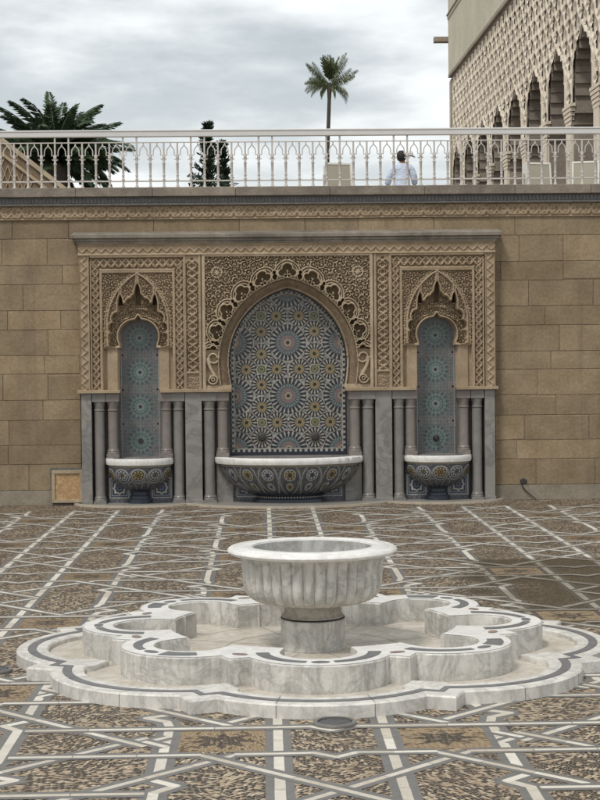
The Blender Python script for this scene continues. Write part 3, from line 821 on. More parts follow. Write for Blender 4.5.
bkp = MB()
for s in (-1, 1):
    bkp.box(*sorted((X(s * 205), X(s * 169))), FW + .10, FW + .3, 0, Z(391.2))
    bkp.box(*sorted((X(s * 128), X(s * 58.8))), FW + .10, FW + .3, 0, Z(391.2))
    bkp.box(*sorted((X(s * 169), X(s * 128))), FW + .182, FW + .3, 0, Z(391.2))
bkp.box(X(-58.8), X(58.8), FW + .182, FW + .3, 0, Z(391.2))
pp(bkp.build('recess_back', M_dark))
for s in (-1, 1):
    for (a, b) in ((195.2, 205.3), (86.2, 102.6)):
        m = MB(); xs = sorted((X(s * a), X(s * b))); m.box(xs[0], xs[1], FW - .21, FW + .1, 0, E0 - .001, .006); m.box(xs[0] - .006, xs[1] + .006, FW - .225, FW - .2105, 0, .09, .004)
        pp(m.build('flat_pillar', M_pillar))
def column(u, zb, mat, r=.1, zt=None):
    zt = Z(400); m = MB(); c = (X(u), FW - .10)
    h = zt - zb
    m.box(c[0] - r * 1.12, c[0] + r * 1.12, c[1] - r * 1.12, c[1] + r * 1.12, zb, zb + .07, .004)
    m.lathe([(r * 1.12, zb + .07), (r * 1.14, zb + .09), (r * 1.02, zb + .115), (r * 1.06, zb + .13), (r * .92, zb + .15), (r * .88, zb + .17),
             (r * .88, zt - .17), (r * .84, zt - .165), (r * .98, zt - .15), (r * .98, zt - .135), (r * .86, zt - .125), (r * .9, zt - .07), (r * 1.05, zt - .02), (r * 1.05, zt)], 28, c)
    m.box(c[0] - r * 1.15, c[0] + r * 1.15, c[1] - r * 1.15, FW + .099, zt + .001, Z(391.4), .004)
    pp(m.build('column', mat, smooth=35))
RB = Z(455.8)
for s in (-1, 1):
    column(s * 188, 0, M_column, .098); column(s * 174.6, RB, M_pink, .096)
    column(s * 121.6, RB, M_pink, .096); column(s * 109.6, 0, M_column, .098)
    column(s * 79.2, 0, M_column, .108); column(s * 65.9, RB, M_pink, .098)
# ledge below the inner columns, tiled back behind the basins
def zel_panel(u, v, cu, half):
    """dark navy panel with framed eight-point star, u relative to panel centre"""
    C = fine(u, v, 2.2, 3) * .45 + np.array((.015, .02, .04))
    for s in (-1, 1):
        x = np.abs(u - s * cu); y = np.abs(v - 486.5); m = np.maximum(x, y)
        C = mixc(C, (m < 9.5) * 1., (.03, .04, .065)); C = mixc(C, (np.abs(m - 9.5) < .6) * 1., (.34, .34, .33)); C = mixc(C, (np.abs(m - 7.6) < .35) * 1., (.25, .26, .28))
        star = np.minimum(m, (x + y) * .72); C = mixc(C, (np.abs(star - 4.4) < .6) * 1., (.42, .40, .35)); C = mixc(C, (star < 2) * 1., (.10, .13, .2)); C = mixc(C, (star < 1) * 1., BLK)
    return C
for cc_, hw, cu in ((-148.6, 32, 21), (148.6, 32, 21), (0, 56, 43)):
    U, V = ugrid(-hw, hw, 458, 503, .4)
    P = np.stack([(U + cc_) * S, np.full_like(U, FW + .0), Z(V)], -1)
    pp(grid_mesh('tiled_dado', P, None, M_zel, None, color=zel_panel(U, V, cu, hw), flip=True))
led = MB()
for s in (-1, 1):
    led.box(*sorted((X(s * 181), X(s * 115))), FW - .02, FW + .18, Z(457.9), RB - .002)
    led.box(*sorted((X(s * 72.5), X(s * 56.1))), FW - .06, FW + .099, 0, Z(457.9) - .001)
led.box(X(-72.5), X(72.5), FW - .07, FW + .18, Z(457.9), RB - .002)
pp(led.build('basin_ledge', M_pillar))

# ================================================================== WALL BASINS
def bowl_prof(R0, zt, zb, rf, pw=2.2, n=26):
    pr = []
    for i in range(n + 1):
        t = i / n; z = zt + (zb - zt) * t
        pr.append((rf + (R0 - rf) * (1 - t ** pw) ** (1 / 1.5), z))
    return pr
def wall_basin(u, R0, sy, rf, zb, label, ncirc, central):
    root = empty('wall_basin', (X(u), FW - .04, 0)); tag(root, label, 'basin', 'tiled basins fixed below the niches')
    zt = Z(462.8); pr = bowl_prof(R0 * .94, zt, zb, rf, 1.9 if central else 2.3, 60)
    n = 420 if central else 260
    prs = np.array(pr); th = np.linspace(PI, 2 * PI, n + 1)
    T, I = np.meshgrid(th, np.arange(len(pr)))
    rr = prs[I, 0]; zz = prs[I, 1]
    P = np.stack([rr * np.cos(T), rr * np.sin(T) * sy, zz], -1)
    # tile colours
    uu = (T - 1.5 * PI) * ncirc / PI; vv = (zt - zz) / (zt - zb)
    C = fine(uu * 22, vv * 34, 2.3, 5) * .3 + np.array((.012, .016, .03))
    k = np.round(uu); x = (uu - k) * (22 if central else 18); y = (vv - .40) * 30
    if central:
        og = np.abs(np.abs(x) - 10.2 * np.sqrt(np.clip(1 - ((vv - .5) * 1.9) ** 2, 0, 1)))
        C = mixc(C, (og < .6) * .9, (.26, .27, .28)); C = mixc(C, (np.abs(og - 1.6) < .35) * .6, (.15, .12, .07))
        cs = ((.32, 5.4), (.72, 3.6))
    else:
        cs = ((.36, 6.6),); og = np.abs(np.hypot(x, y) - 8.4); C = mixc(C, (og < .5) * .9, (.27, .28, .29))
        dn = np.abs(np.hypot(np.abs(x) - 11, (vv - .85) * 30) - 7); C = mixc(C, (dn < .5) * .8, (.24, .24, .24))
    for cv, cr in cs:
        r = np.hypot(x, (vv - cv) * 30); t = np.arctan2((vv - cv) * 30, x)
        ochre = (np.round(k) % 2 == 0)
        C = mixc(C, (r < cr) * 1., (.03, .035, .05)); C = mixc(C, (np.abs(r - cr) < .55) * 1., (.30, .29, .26))
        cp = np.where(ochre[..., None], np.array((.32, .23, .09)), np.array((.33, .35, .38)))
        ring = ((r < cr * .78) & (r > cr * .45) & (np.cos(t * 8) > -.45))
        C = np.where(ring[..., None], cp, C); C = mixc(C, (r < cr * .3) * 1., (.2, .15, .06) if not central else (.08, .06, .04)); C = mixc(C, (r < cr * .14) * 1., BLK)
    C = mixc(C, (vv < .05) * 1., (.2, .17, .12))
    o = grid_mesh('bowl', P, None, M_zel, root, color=C, smooth=True)
    # rim : pale marble lip, slightly chipped
    m = MB(); random.seed(int(u) + 5)
    chips = [(random.uniform(PI, 2 * PI), random.uniform(.01, .03)) for _ in range(9)]
    def rf_(a, z): return 1 - sum(.012 * math.exp(-((a - c) / w) ** 2) for c, w in chips)
    rp = [(R0 * .80, zt - .03), (R0 * .82, RB - .008), (R0 * .86, RB), (R0 * .985, RB), (R0 * 1.0, RB - .012), (R0 * 1.0, RB - .07), (R0 * .985, zt + .012), (R0 * .93, zt), (R0 * .93, zt - .01)]
    m.lathe(rp, 160, (0, 0), PI, 2 * PI, sy, rf_)
    rim = m.build('rim', M_rimw, root, smooth=50)
    # water-stained inside
    m = MB(); m.lathe([(R0 * .815, zt - .02), (R0 * .7, zt - .12), (R0 * .4, zt - .2), (.001, zt - .22)], 64, (0, 0), PI, 2 * PI, sy); m.build('bowl_lining', M_column, root, smooth=True)
    m = MB()
    if central:
        m.lathe([(rf * 1.0, zb), (rf * 1.03, zb - .015), (rf * 1.0, zb - .03), (rf * .92, zb - .045), (rf * .92, .10), (rf * .97, .085), (rf * 1.04, .075), (rf * 1.06, .0)], 120, (0, 0), PI, 2 * PI, sy)
    else:
        m.lathe([(rf * 1.05, zb), (rf * .95, zb - .02), (rf * .85, zb - .035), (rf * .85, .17), (rf * .98, .15), (rf * 1.0, .11), (rf * 1.12, .10), (rf * 1.12, .04), (rf * 1.2, .03), (rf * 1.2, 0)], 60, (0, 0), PI, 2 * PI, 1)
    m.build('foot', M_foot, root, smooth=30)
    if central:
        m = MB(); k = 34
        for i in range(k):
            a = PI + (i + .5) * PI / k; r = rf * .935; da = PI / k * .28
            zc = (zb - .05 + .10) / 2 + .01
            pts = [(a - da, zc), (a, zc + .03), (a + da, zc), (a, zc - .03)]
            m.quad(*[(r * math.cos(q_), r * math.sin(q_) * sy, z_) for q_, z_ in pts])
        m.build('foot_tiles', M_footw, root, normals=False)
    return root
M_foot = plain('navy_glazed_tile', (.035, .04, .055), .3, 30, .5)
M_footw = plain('pale_glazed_tile', (.30, .28, .24), .3, 30, .2)
M_brassy = M_foot
wall_basin(-148.6, X(34.0), .86, X(11), .255, 'small navy tiled basin with pale rim under the left narrow niche', 5.5, False)
wall_basin(0, X(74.5), .62, X(35), .17, 'broad navy tiled basin with long white rim under the large central arch', 9.5, True)
wall_basin(148.6, X(34.0), .86, X(11), .255, 'small navy tiled basin with pale rim under the right narrow niche', 5.5, False)

# scalloped marble apron at the wall foot
ap = []
def arc(cx, r, sy, a0, a1, n=30): return [(cx + r * math.cos(a0 + (a1 - a0) * i / n), FW + .1 + sy * r * math.sin(a0 + (a1 - a0) * i / n)) for i in range(n + 1)]
def apron(off):
    pts = [(-PU - .12 - off, FW)]
    pts += arc(-2.62, 1.06 + off, .72, R(190), R(325)) + arc(0, 1.78 + off, .68, R(203), R(337)) + arc(2.62, 1.06 + off, .72, R(215), R(350))
    pts += [(PU + .12 + off, FW)]
    out_ = [pts[0]]
    for p in pts[1:]:
        p = (p[0], min(p[1], FW)); 
        if (Vector(p) - Vector(out_[-1])).length > .01: out_.append(p)
    return out_
m = MB(); m.prism(apron(0), .0, .03); tag(m.build('apron_step', M_apron), kind='structure')
m = MB(); A_, B_ = apron(.0), apron(.0)
def offs(pts, d):
    r = []
    for i, p in enumerate(pts):
        a = Vector(pts[max(i - 1, 0)]); b = Vector(pts[min(i + 1, len(pts) - 1)]); t = (b - a).normalized(); r.append((p[0] - t.y * d * -1, p[1] + t.x * d * -1))
    return r
O_ = offs(A_, .03); I_ = offs(A_, -.03)
for i in range(len(A_) - 1):
    m.quad((*O_[i], .036), (*O_[i + 1], .036), (*I_[i + 1], .036), (*I_[i], .036)); m.quad((*O_[i], 0), (*O_[i + 1], 0), (*O_[i + 1], .036), (*O_[i], .036))
tag(m.build('apron_kerb', M_stone_w), kind='structure')

# onyx hatch beside the portal
h = empty('stone_hatch', (X(-221), FW - .01, 0)); tag(h, 'square stone hatch with brown onyx panel at the wall foot left of the portal', 'hatch')
hx, z0, z1 = .265, .045, .60
m = MB(); m.box(-hx, hx, -.07, .0, z0, z0 + .055, .004); m.box(-hx, hx, -.07, 0, z1 - .055, z1, .004); m.box(-hx, -hx + .055, -.07, 0, z0 + .056, z1 - .056, .004); m.box(hx - .055, hx, -.07, 0, z0 + .056, z1 - .056, .004)
m.build('frame', M_carvlt, h)
m = MB(); m.box(-hx + .056, hx - .056, -.045, 0, z0 + .056, z1 - .056); m.build('panel', M_onyx, h)
m = MB(); m.box(-hx - .03, hx, -.012, .0, 0, z1 + .04); m.build('backing', M_dark, h)
# wall outlet with a loose cable
h = empty('wall_outlet', (X(235), FW - .012, Z(484))); tag(h, 'small wall outlet with hanging black cable, right of the portal', 'outlet')
m = MB(); m.box(-.055, .055, -.03, 0, -.035, .035, .006); m.lathe([(.001, .03), (.02, .03), (.02, .05), (.001, .05)], 12); m.build('socket_box', M_dirtm, h)
m = MB(); m.tube([(-.03, -.035, -.03), (-.03, -.05, -.08), (.0, -.05, -.12), (.05, -.05, -.18), (.12, -.06, -.24), (.2, -.1, -.31)], .009, 7); m.build('cable', M_black, h, smooth=True)

# ================================================================== BALUSTRADE
rl = empty('balustrade', (0, FW - .02, ZT)); tag(rl, 'long pale cream metal balustrade with pointed arch tracery on top of the wall', 'balustrade')
BAY = .2313; XP = -3.706
m = MB(); m.box(-13, 13, -.035, .035, .865, .975, .012); m.box(-13, 13, -.045, .045, .955, .985, .008); m.build('top_rail', M_rail, rl)
m = MB(); m.box(-13, 13, -.012, .012, .765, .782, .003); m.build('upper_bar', M_paint, rl)
m = MB(); m.box(-13, 13, -.014, .014, .105, .128, .003); m.build('bottom_rail', M_paint, rl)
def bal_mesh(tall):
    m = MB(); r = .019
    pr = [(.034, 0), (.034, .012), (.018, .05), (r, .10), (r, .13), (r * 1.5, .135), (r * 1.5, .15), (r * .95, .155), (r, .20), (r * 1.35, .205), (r * 1.35, .22), (r, .225),
          (r * 1.15, .40), (r * 1.5, .41), (r * 1.5, .425), (r, .43), (r, .50), (r * 1.45, .51), (r * 1.3, .55), (r * .8, .56), (r * .8, .765)]
    if tall: pr += [(r * .85, .765), (r * .85, .865)]
    m.lathe(pr, 10)
    o = m.build('baluster', M_paint, rl, smooth=35); return o
tallm = bal_mesh(True); shortm = bal_mesh(False)
nb0, nb1 = -28, 61; first = {True: tallm, False: shortm}; used_ = {True: False, False: False}
tr = MB()
def trac(x):
    c = x + BAY / 2; h = BAY / 2 - .012
    for s in (-1, 1):
        pts = [(c + s * h * .62, 0, .475), (c + s * h * .86, 0, .455), (c + s * h * .98, 0, .50), (c + s * h * .86, 0, .545), (c + s * h * .62, 0, .53), (c + s * h * .60, 0, .56), (c + s * h * .62, 0, .595), (c + s * h * .52, 0, .64), (c + s * h * .34, 0, .665), (c + s * h * .16, 0, .685), (c + s * h * .05, 0, .72), (c, 0, .765)]
        tr.tube([(p[0], p[1], p[2] + .02 if p[2] < .7 else p[2]) for p in pts], .0095, 5)
for k in range(nb0, nb1):
    x = XP + k * BAY
    if abs(x) > 8.6: continue
    tall = (k % 5) in (0, 4)
    if not used_[tall]: o = first[tall]; used_[tall] = True
    else: o = first[tall].copy(); COL.objects.link(o); o.parent = rl
    o.location = (x, 0, 0); trac(x)
tr.build('arch_tracery', M_paint, rl)

# ================================================================== FREE-STANDING FOUNTAIN
FS = -.037
ft = empty('marble_fountain', (FS, 0, 0)); tag(ft, 'white veined marble fountain bowl with fluted sides on a round pedestal', 'fountain')
NF = 38
def flute(a, z):
    t = (z - .445) / (.85 - .445)
    amp = .052 * min(1, max(0, (.87 - z) / .05)) if z > .8 else .052
    f = abs(math.cos(a * NF / 2)) ** .7
    return 1 + amp * (f - .5)
body = [(.25, .442), (.33, .447), (.42, .456), (.475, .472), (.515, .495), (.545, .53), (.562, .57), (.570, .62), (.574, .68), (.578, .74), (.584, .79), (.592, .825), (.605, .845), (.615, .852), (.61, .862)]
m = MB(); m.lathe(body, NF * 14, (0, 0), 0, 2 * PI, 1, flute); m.build('fluted_bowl', M_wall_m, ft, smooth=60)
m = MB(); m.lathe([(.55, .86), (.64, .858), (.685, .862), (.706, .873), (.713, .888), (.706, .903), (.69, .913), (.655, .917), (.648, .910), (.640, .918), (.57, .925), (.515, .925), (.505, .920), (.50, .905)], 160)
m.build('rim', M_rimw, ft, smooth=40)
m = MB(); m.lathe([(.50, .905), (.49, .86), (.47, .78), (.42, .70), (.34, .655), (.2, .63), (.001, .62)], 160); m.build('bowl_lining', M_bowlin, ft, smooth=50)
m = MB(); m.lathe([(.001, .712), (.035, .712), (.03, .72), (.001, .72)], 16, (.14, .36)); m.build('drain_hole', M_black, ft)
m = MB(); m.lathe([(.262, .327), (.262, .334), (.25, .345), (.243, .36), (.24, .40), (.238, .44)], 64); m.build('neck', M_neck if 'M_neck' in globals() else marble('brown_veined_neck', (.46, .42, .36), (.24, .21, .17), 5, .7, .45, .6, (.22, .17, .11)), ft, smooth=30)
m = MB(); m.lathe([(.262, .313), (.271, .316), (.268, .322), (.262, .326)], 64); m.build('dark_band', M_dirtm, ft, smooth=30)
m = MB(); m.lathe([(.262, .04), (.274, .065), (.268, .08), (.268, .305), (.262, .312), (.1, .313)], 96); m.build('pedestal', M_wall_m, ft, smooth=30)

# ---- eight-lobed basin wall
def ray_disc(th, c, r):
    """entry/exit along ray from origin for disc centre c radius r"""
    d = np.array([np.cos(th), np.sin(th)]); b = d[0] * c[0] + d[1] * c[1]; disc = b * b - (c[0] ** 2 + c[1] ** 2 - r * r)
    ok = disc > 0; sq = np.sqrt(np.where(ok, disc, 0))
    return np.where(ok, b - sq, np.nan), np.where(ok, b + sq, np.nan)
def ray_sq(th, ang, rc, half):
    """square rotated 45deg to the radial direction, centre at rc on angle ang, half diagonal = half"""
    # local: |x|+|y|<=half, x radial, y tangential
    a = ((th - ang + PI) % (2 * PI)) - PI
    ca, sa = np.cos(a), np.sin(a)
    # |t ca - rc| + |t sa| = half
    ok = (np.abs(a) < np.arctan2(half, rc)) & (ca > 0)
    s_ = np.abs(sa)
    e_ = (rc - half) / (ca - s_); f_ = (rc + half) / (ca + s_)
    ee = np.where(ok, e_, np.nan); ff = np.where(ok, f_, np.nan)
    return ee, ff
NT = 2880
TH = np.arange(NT) * 2 * PI / NT
def contour_out(a, b, rc, half, base=0):
    r = np.full(NT, base, float)
    for k in range(8):
        an = k * PI / 4; _, ex = ray_disc(TH, (a * math.cos(an), a * math.sin(an)), b); r = np.fmax(r, ex)
        if half: _, ex = ray_sq(TH, an + PI / 8, rc, half); r = np.fmax(r, ex)
    return r
def contour_in(a, b, rc, half, base):
    r = np.full(NT, base, float)
    for k in range(8):
        an = k * PI / 4; _, ex = ray_disc(TH, (a * math.cos(an), a * math.sin(an)), b); r = np.fmax(r, np.where(np.isnan(ex), 0, ex))
    for k in range(8):
        if half:
            en, _ = ray_sq(TH, k * PI / 4 + PI / 8, rc, half); r = np.fmin(r, en)
    return r
def ring_mesh(m, ri, ro, z0, z1, bev=.008, zi=None):
    n = NT; zi = z0 if zi is None else zi
    c, s = np.cos(TH), np.sin(TH); b2 = np.minimum(bev, (ro - ri) * .2)
    rings = [(ri, zi), (ri, z1 - bev), (ri + b2, z1), (ro - b2, z1), (ro, z1 - bev), (ro, z0)]
    vs = []
    for r, z in rings: vs += list(zip((r * c).tolist(), (r * s).tolist(), [z] * n))
    fs = [(i * n + k, i * n + (k + 1) % n, (i + 1) * n + (k + 1) % n, (i + 1) * n + k) for i in range(len(rings) - 1) for k in range(n)]
    m.mesh(vs, fs)
bw = empty('lobed_basin_wall', (FS, 0, 0)); bw.scale = (1.02, 1.0, 1); tag(bw, 'low white marble wall with eight round lobes ringing the fountain pedestal', 'basin wall')
LA, LB_ = 1.345, .545
ro = contour_out(LA, LB_, 1.44, .285); ri = contour_in(LA, .285, 1.44, .285, 1.17)
ZW = .268
m = MB(); ring_mesh(m, ri, ro, .05, ZW, .010); m.build('wall', M_wall_m, bw, smooth=35, normals=False)
# top slab (whiter) and dark inlay
c_, s_ = np.cos(TH), np.sin(TH)
m = MB(); vs = []
for r, z in ((ri + .012, ZW + .003), (ro - .012, ZW + .003)): vs += list(zip((r * c_).tolist(), (r * s_).tolist(), [z] * NT))
m.mesh(vs, [(k, (k + 1) % NT, NT + (k + 1) % NT, NT + k) for k in range(NT)]); m.build('top_slab', M_rimw, bw, normals=False)
inl = MB(); red = MB(); jn = MB()
def arcband(mb_, cx, cy, r, a0, a1, w0, w1, z, n=18):
    for i in range(n):
        t0, t1 = i / n, (i + 1) / n; A0 = a0 + (a1 - a0) * t0; A1_ = a0 + (a1 - a0) * t1; W0 = w0 + (w1 - w0) * t0; W1 = w0 + (w1 - w0) * t1
        f = lambda A, d: (cx + (r + d) * math.cos(A), cy + (r + d) * math.sin(A), z)
        mb_.quad(f(A0, -W0 / 2), f(A0, W0 / 2), f(A1_, W1 / 2), f(A1_, -W1 / 2))
def oval(mb_, x, y, a, b, an, z, n=20):
    vs = [(x, y, z)] + [(x + a * math.cos(t) * math.cos(an) - b * math.sin(t) * math.sin(an), y + a * math.cos(t) * math.sin(an) + b * math.sin(t) * math.cos(an), z) for t in [2 * PI * i / n for i in range(n)]]
    mb_.mesh(vs, [(0, 1 + i, 1 + (i + 1) % n) for i in range(n)])
for k in range(8):
    an = k * PI / 4; cx, cy = LA * math.cos(an), LA * math.sin(an); rm = .415
    for s in (-1, 1):
        if k % 2 == 0: arcband(inl, cx, cy, rm, an + s * R(14), an + s * R(88), .06, .10, ZW + .006)
        else:
            if s > 0: arcband(inl, cx, cy, rm, an + s * R(16), an + s * R(52), .15, .11, ZW + .006)
            else: arcband(inl, cx, cy, rm, an + s * R(16), an + s * R(88), .06, .09, ZW + .006)
    oval(inl, cx + rm * math.cos(an), cy + rm * math.sin(an), .038, .068, an, ZW + .0065)
    a2 = an + PI / 8; oval(red, 1.52 * math.cos(a2), 1.52 * math.sin(a2), .035, .062, a2, ZW + .0065)
inl.build('dark_inlay', M_inlay, bw, normals=False); red.build('brown_oval_inlay', M_red, bw, normals=False)

# ---- low lobed platform kerb and its floor
pf = empty('lobed_platform', (FS, 0, 0)); pf.scale = (1.03, 1.01, 1); tag(pf, 'wide low lobed marble kerb with one dark inlay line, around a beige floor', 'fountain platform')
PA, PB = 1.345, 1.055
ro = contour_out(PA, PB, 2.15, .23, 1.5); ri = contour_in(PA, .80, 1.9, .17, 1.5)
ZK = .102
m = MB(); ring_mesh(m, ri, ro, 0, ZK, .012, .05); m.build('kerb', M_white, pf, smooth=35, normals=False)
def inband(b0, b1, z, mat, name):
    r0 = contour_out(PA, b0, 2.0 + (b0 - .93), .17, 1.5); r1 = contour_out(PA, b1, 2.0 + (b1 - .93), .17, 1.5)
    m = MB(); vs = []
    for r in (r0, r1): vs += list(zip((r * c_).tolist(), (r * s_).tolist(), [z] * NT))
    m.mesh(vs, [(k, (k + 1) % NT, NT + (k + 1) % NT, NT + k) for k in range(NT)]); m.build(name, mat, pf, normals=False)
inband(.895, .965, ZK + .003, M_inlay, 'dark_inlay')
m = MB(); n = 720; rfl = 1.99
m.mesh([(0, 0, .06)] + [(rfl * math.cos(2 * PI * k / n), rfl * math.sin(2 * PI * k / n), .06) for k in range(n)], [(0, 1 + k, 1 + (k + 1) % n) for k in range(n)])
m.v[0] = (0, 0, .06)
# keep the floor just inside the kerb's outer edge
vs = [(0, 0, .06)] + [((ri[k * 4] + .05) * math.cos(TH[k * 4]), (ri[k * 4] + .05) * math.sin(TH[k * 4]), .06) for k in range(NT // 4)]
m = MB(); m.mesh(vs, [(0, 1 + k, 1 + (k + 1) % (NT // 4)) for k in range(NT // 4)])
m.build('basin_floor', M_bfloor, pf, normals=False)
# slab joints in the basin floor
for k in range(8):
    m = MB(); a = k * PI / 4 + PI / 8; d = Vector((math.cos(a), math.sin(a))); nn = Vector((-d.y, d.x)) * .003
    m.quad((*(d * .3 - nn), .0612), (*(d * 1.85 - nn), .0612), (*(d * 1.85 + nn), .0612), (*(d * .3 + nn), .0612)); m.build('floor_joint', M_slabj, pf, normals=False)
for rr_ in (.72, 1.12):
    m = MB(); m.lathe([(rr_ - .003, .0616), (rr_ + .003, .0616)], 96); m.build('floor_joint', M_slabj, pf, normals=False)
# kerb joints
for k in range(16):
    m = MB(); a = (k + .5) * PI / 8 + (.06 if k % 2 else -.05); 
    i = int((a % (2 * PI)) / (2 * PI) * NT) % NT
    d = Vector((math.cos(a), math.sin(a))); nn = Vector((-d.y, d.x)) * .0016
    r0, r1 = ri[i] + .002, ro[i] + .0015
    p, q_ = d * r0, d * r1
    m.quad((*(p - nn), ZK + .0045), (*(q_ - nn), ZK + .0045), (*(q_ + nn), ZK + .0045), (*(p + nn), ZK + .0045)); m.quad((*(q_ - nn), 0), (*(q_ + nn), 0), (*(q_ + nn), ZK - .01), (*(q_ - nn), ZK - .01)); m.build('kerb_joint', M_dirtm, pf, normals=False)


# drains in the paving
def drain(x, y, label):
    d = empty('drain_cover', (x, y, 0)); tag(d, label, 'drain', 'drain covers in the paving')
    m = MB(); m.lathe([(.001, .012), (.115, .012), (.12, .016)], 40); m.build('grate', M_dirtm, d)
    m = MB(); m.lathe([(.12, .008), (.12, .024), (.145, .024), (.15, .014), (.15, 0)], 40); m.build('ring', M_stone_g, d)
    m = MB()
    for i in range(-4, 5):
        w = math.sqrt(.11 ** 2 - (i * .024) ** 2); m.box(-w, w, i * .024 - .004, i * .024 + .004, .0125, .017)
    m.build('bars', M_inlay, d)
drain(.03, -2.57, 'round dark drain cover in the paving right in front of the lobed kerb')
drain(-2.62, -.55, 'round dark drain cover in the paving left of the fountain kerb')

# ================================================================== TERRACE FURNITURE
def flood(x, y, w, hgt, rz, tilt, label):
    d = empty('floodlight', (x, y, ZT - .02), rz); tag(d, label, 'floodlight', 'boxy floodlights behind the balustrade')
    zc = .10 + hgt / 2
    m = MB(); m.box(-w / 2, w / 2, .02, .20, -hgt / 2, hgt / 2, .015)
    m.box(-w / 2 - .012, w / 2 + .012, -.0, .019, hgt / 2 - .025, hgt / 2 + .012, .003); m.box(-w / 2 - .012, w / 2 + .012, 0, .019, -hgt / 2 - .012, -hgt / 2 + .025, .003)
    m.box(-w / 2 - .012, -w / 2 + .02, 0, .019, -hgt / 2 + .026, hgt / 2 - .026); m.box(w / 2 - .02, w / 2 + .012, 0, .019, -hgt / 2 + .026, hgt / 2 - .026)
    o = m.build('housing', M_lampb, d); o.location = (0, 0, zc); o.rotation_euler = (tilt, 0, 0)
    m = MB(); m.box(-w / 2 + .021, w / 2 - .021, .008, .019, -hgt / 2 + .026, hgt / 2 - .026); o = m.build('glass', M_lampf, d); o.location = (0, 0, zc); o.rotation_euler = (tilt, 0, 0)
    m = MB(); m.box(-w / 2 - .03, -w / 2 - .014, .07, .13, .0, zc + .03); m.box(w / 2 + .014, w / 2 + .03, .07, .13, 0, zc + .03); m.box(-w / 2 - .03, w / 2 + .03, .05, .15, -.0, .02); m.box(-.12, .12, 0, .22, .021, .06); m.build('bracket', M_paint, d)
def XD(px, D, dy=0): return -.435 + (px - 263) * D / 1600
flood(XD(341, 28.6), -13.38 + 28.6, .46, .46, R(14), R(-8), 'boxy beige floodlight standing alone behind the railing left of the man')
flood(XD(541, 28.6), -13.38 + 28.6, .46, .44, R(12), R(-8), 'beige floodlight behind the railing with the small white lamp at its foot')
flood(XD(588, 28.6), -13.38 + 28.6, .46, .46, R(-14), R(-10), 'beige floodlight behind the railing at the right edge of the picture')
d = empty('small_lamp', (XD(530, 27.9), -13.38 + 27.9, ZT - .02)); tag(d, 'small white dome lamp low behind the railing beside a floodlight', 'lamp')
m = MB(); m.lathe([(.001, .20), (.02, .195), (.035, .17), (.05, .12), (.065, .06), (.07, 0)], 16); m.build('dome', M_lampb, d, smooth=True)
m = MB(); m.lathe([(.085, 0), (.085, .02), (.06, .03)], 16); m.build('base', M_lampb, d, smooth=30)

# stair ramp seen through the railing at left
st = empty('stair_parapet', (-6.0, 18.6, ZT - .02)); tag(st, 'sloping tan stair parapet with lattice filling behind the railing at far left', 'parapet')
def slope(x): return 1.51 - (x - .4) * .80      # top edge over local x
m = MB(); xa, xb = -.35, 2.25
za, zb_ = slope(xa), max(slope(xb), -.4)
m.mesh([(xa, 0, 0), (xb, 0, 0), (xb, 0, zb_ + .01 if zb_ > 0 else .01), (xa, 0, za), (xa, .25, 0), (xb, .25, 0), (xb, .25, .01), (xa, .25, za)], [(0, 1, 2, 3), (4, 7, 6, 5), (0, 3, 7, 4), (3, 2, 6, 7)])
m.box(-3.2, xa - .002, 0, .25, 0, za)
m.build('panel', M_intr, st)
m = MB()
for off, w in ((.0, .055), (-.28, .035)):
    m.mesh([(xa, -.05, za + off - w), (xb, -.05, zb_ + off - w), (xb, -.05, zb_ + off + w), (xa, -.05, za + off + w), (xa, .30, za + off - w), (xb, .30, zb_ + off - w), (xb, .30, zb_ + off + w), (xa, .30, za + off + w)], [(0, 1, 2, 3), (4, 7, 6, 5), (3, 2, 6, 7), (0, 4, 5, 1), (1, 5, 6, 2), (0, 3, 7, 4)])
m.box(-3.2, xa - .002, -.05, .30, za - .055, za + .055)
m.build('handrail', M_carvlt, st)
m = MB()
for i in range(70):
    x = xa + i * .12
    for s in (-1, 1):
        for j in range(24):
            z = j * .16; xx = x + (0 if j % 2 else .06); top = slope(xx) - .35
            if z + .16 < top and xx < xb: m.tube([(xx, -.012, z), (xx + s * .06, -.012, z + .16)], .013, 4)
m.build('lattice', M_carved, st)

# ================================================================== VEGETATION
def frond(m, L, rise, az_, droop, nl, ll, w, base, twist=0.):
    """one pinnate frond: curved rachis with leaflets on both sides"""
    d = Vector((math.cos(az_), math.sin(az_), 0)); pts = []
    p = Vector(base); el = rise; n = 14
    for i in range(n + 1):
        pts.append(p.copy()); p = p + (d * math.cos(el) + Vector((0, 0, math.sin(el)))) * (L / n); el -= droop / n * (0.5 + i / n)
    m.tube(pts, [w * .7 * (1 - .8 * i / n) for i in range(n + 1)], 4, False)
    side = Vector((-d.y, d.x, 0))
    for k in range(nl):
        t = .12 + .88 * k / nl; f = t * n; i = min(int(f), n - 1); q_ = pts[i].lerp(pts[i + 1], f - i); tg = (pts[i + 1] - pts[i]).normalized()
        up = side.cross(tg)
        l = ll * math.sin(PI * (.15 + .8 * t)) ** .7 * random.uniform(.85, 1.1)
        for s in (-1, 1):
            dd = (side * s * .62 + tg * .85 + up * random.uniform(.05, .35) - Vector((0, 0, .15 + twist + (.35 + twist) * random.random()))).normalized()
            tip = q_ + dd * l; mid = q_ + dd * l * .5 + up * .02
            ww = tg * w * .9
            m.quad(q_ - ww * .5, mid - ww * .8, tip, mid + ww * .8)
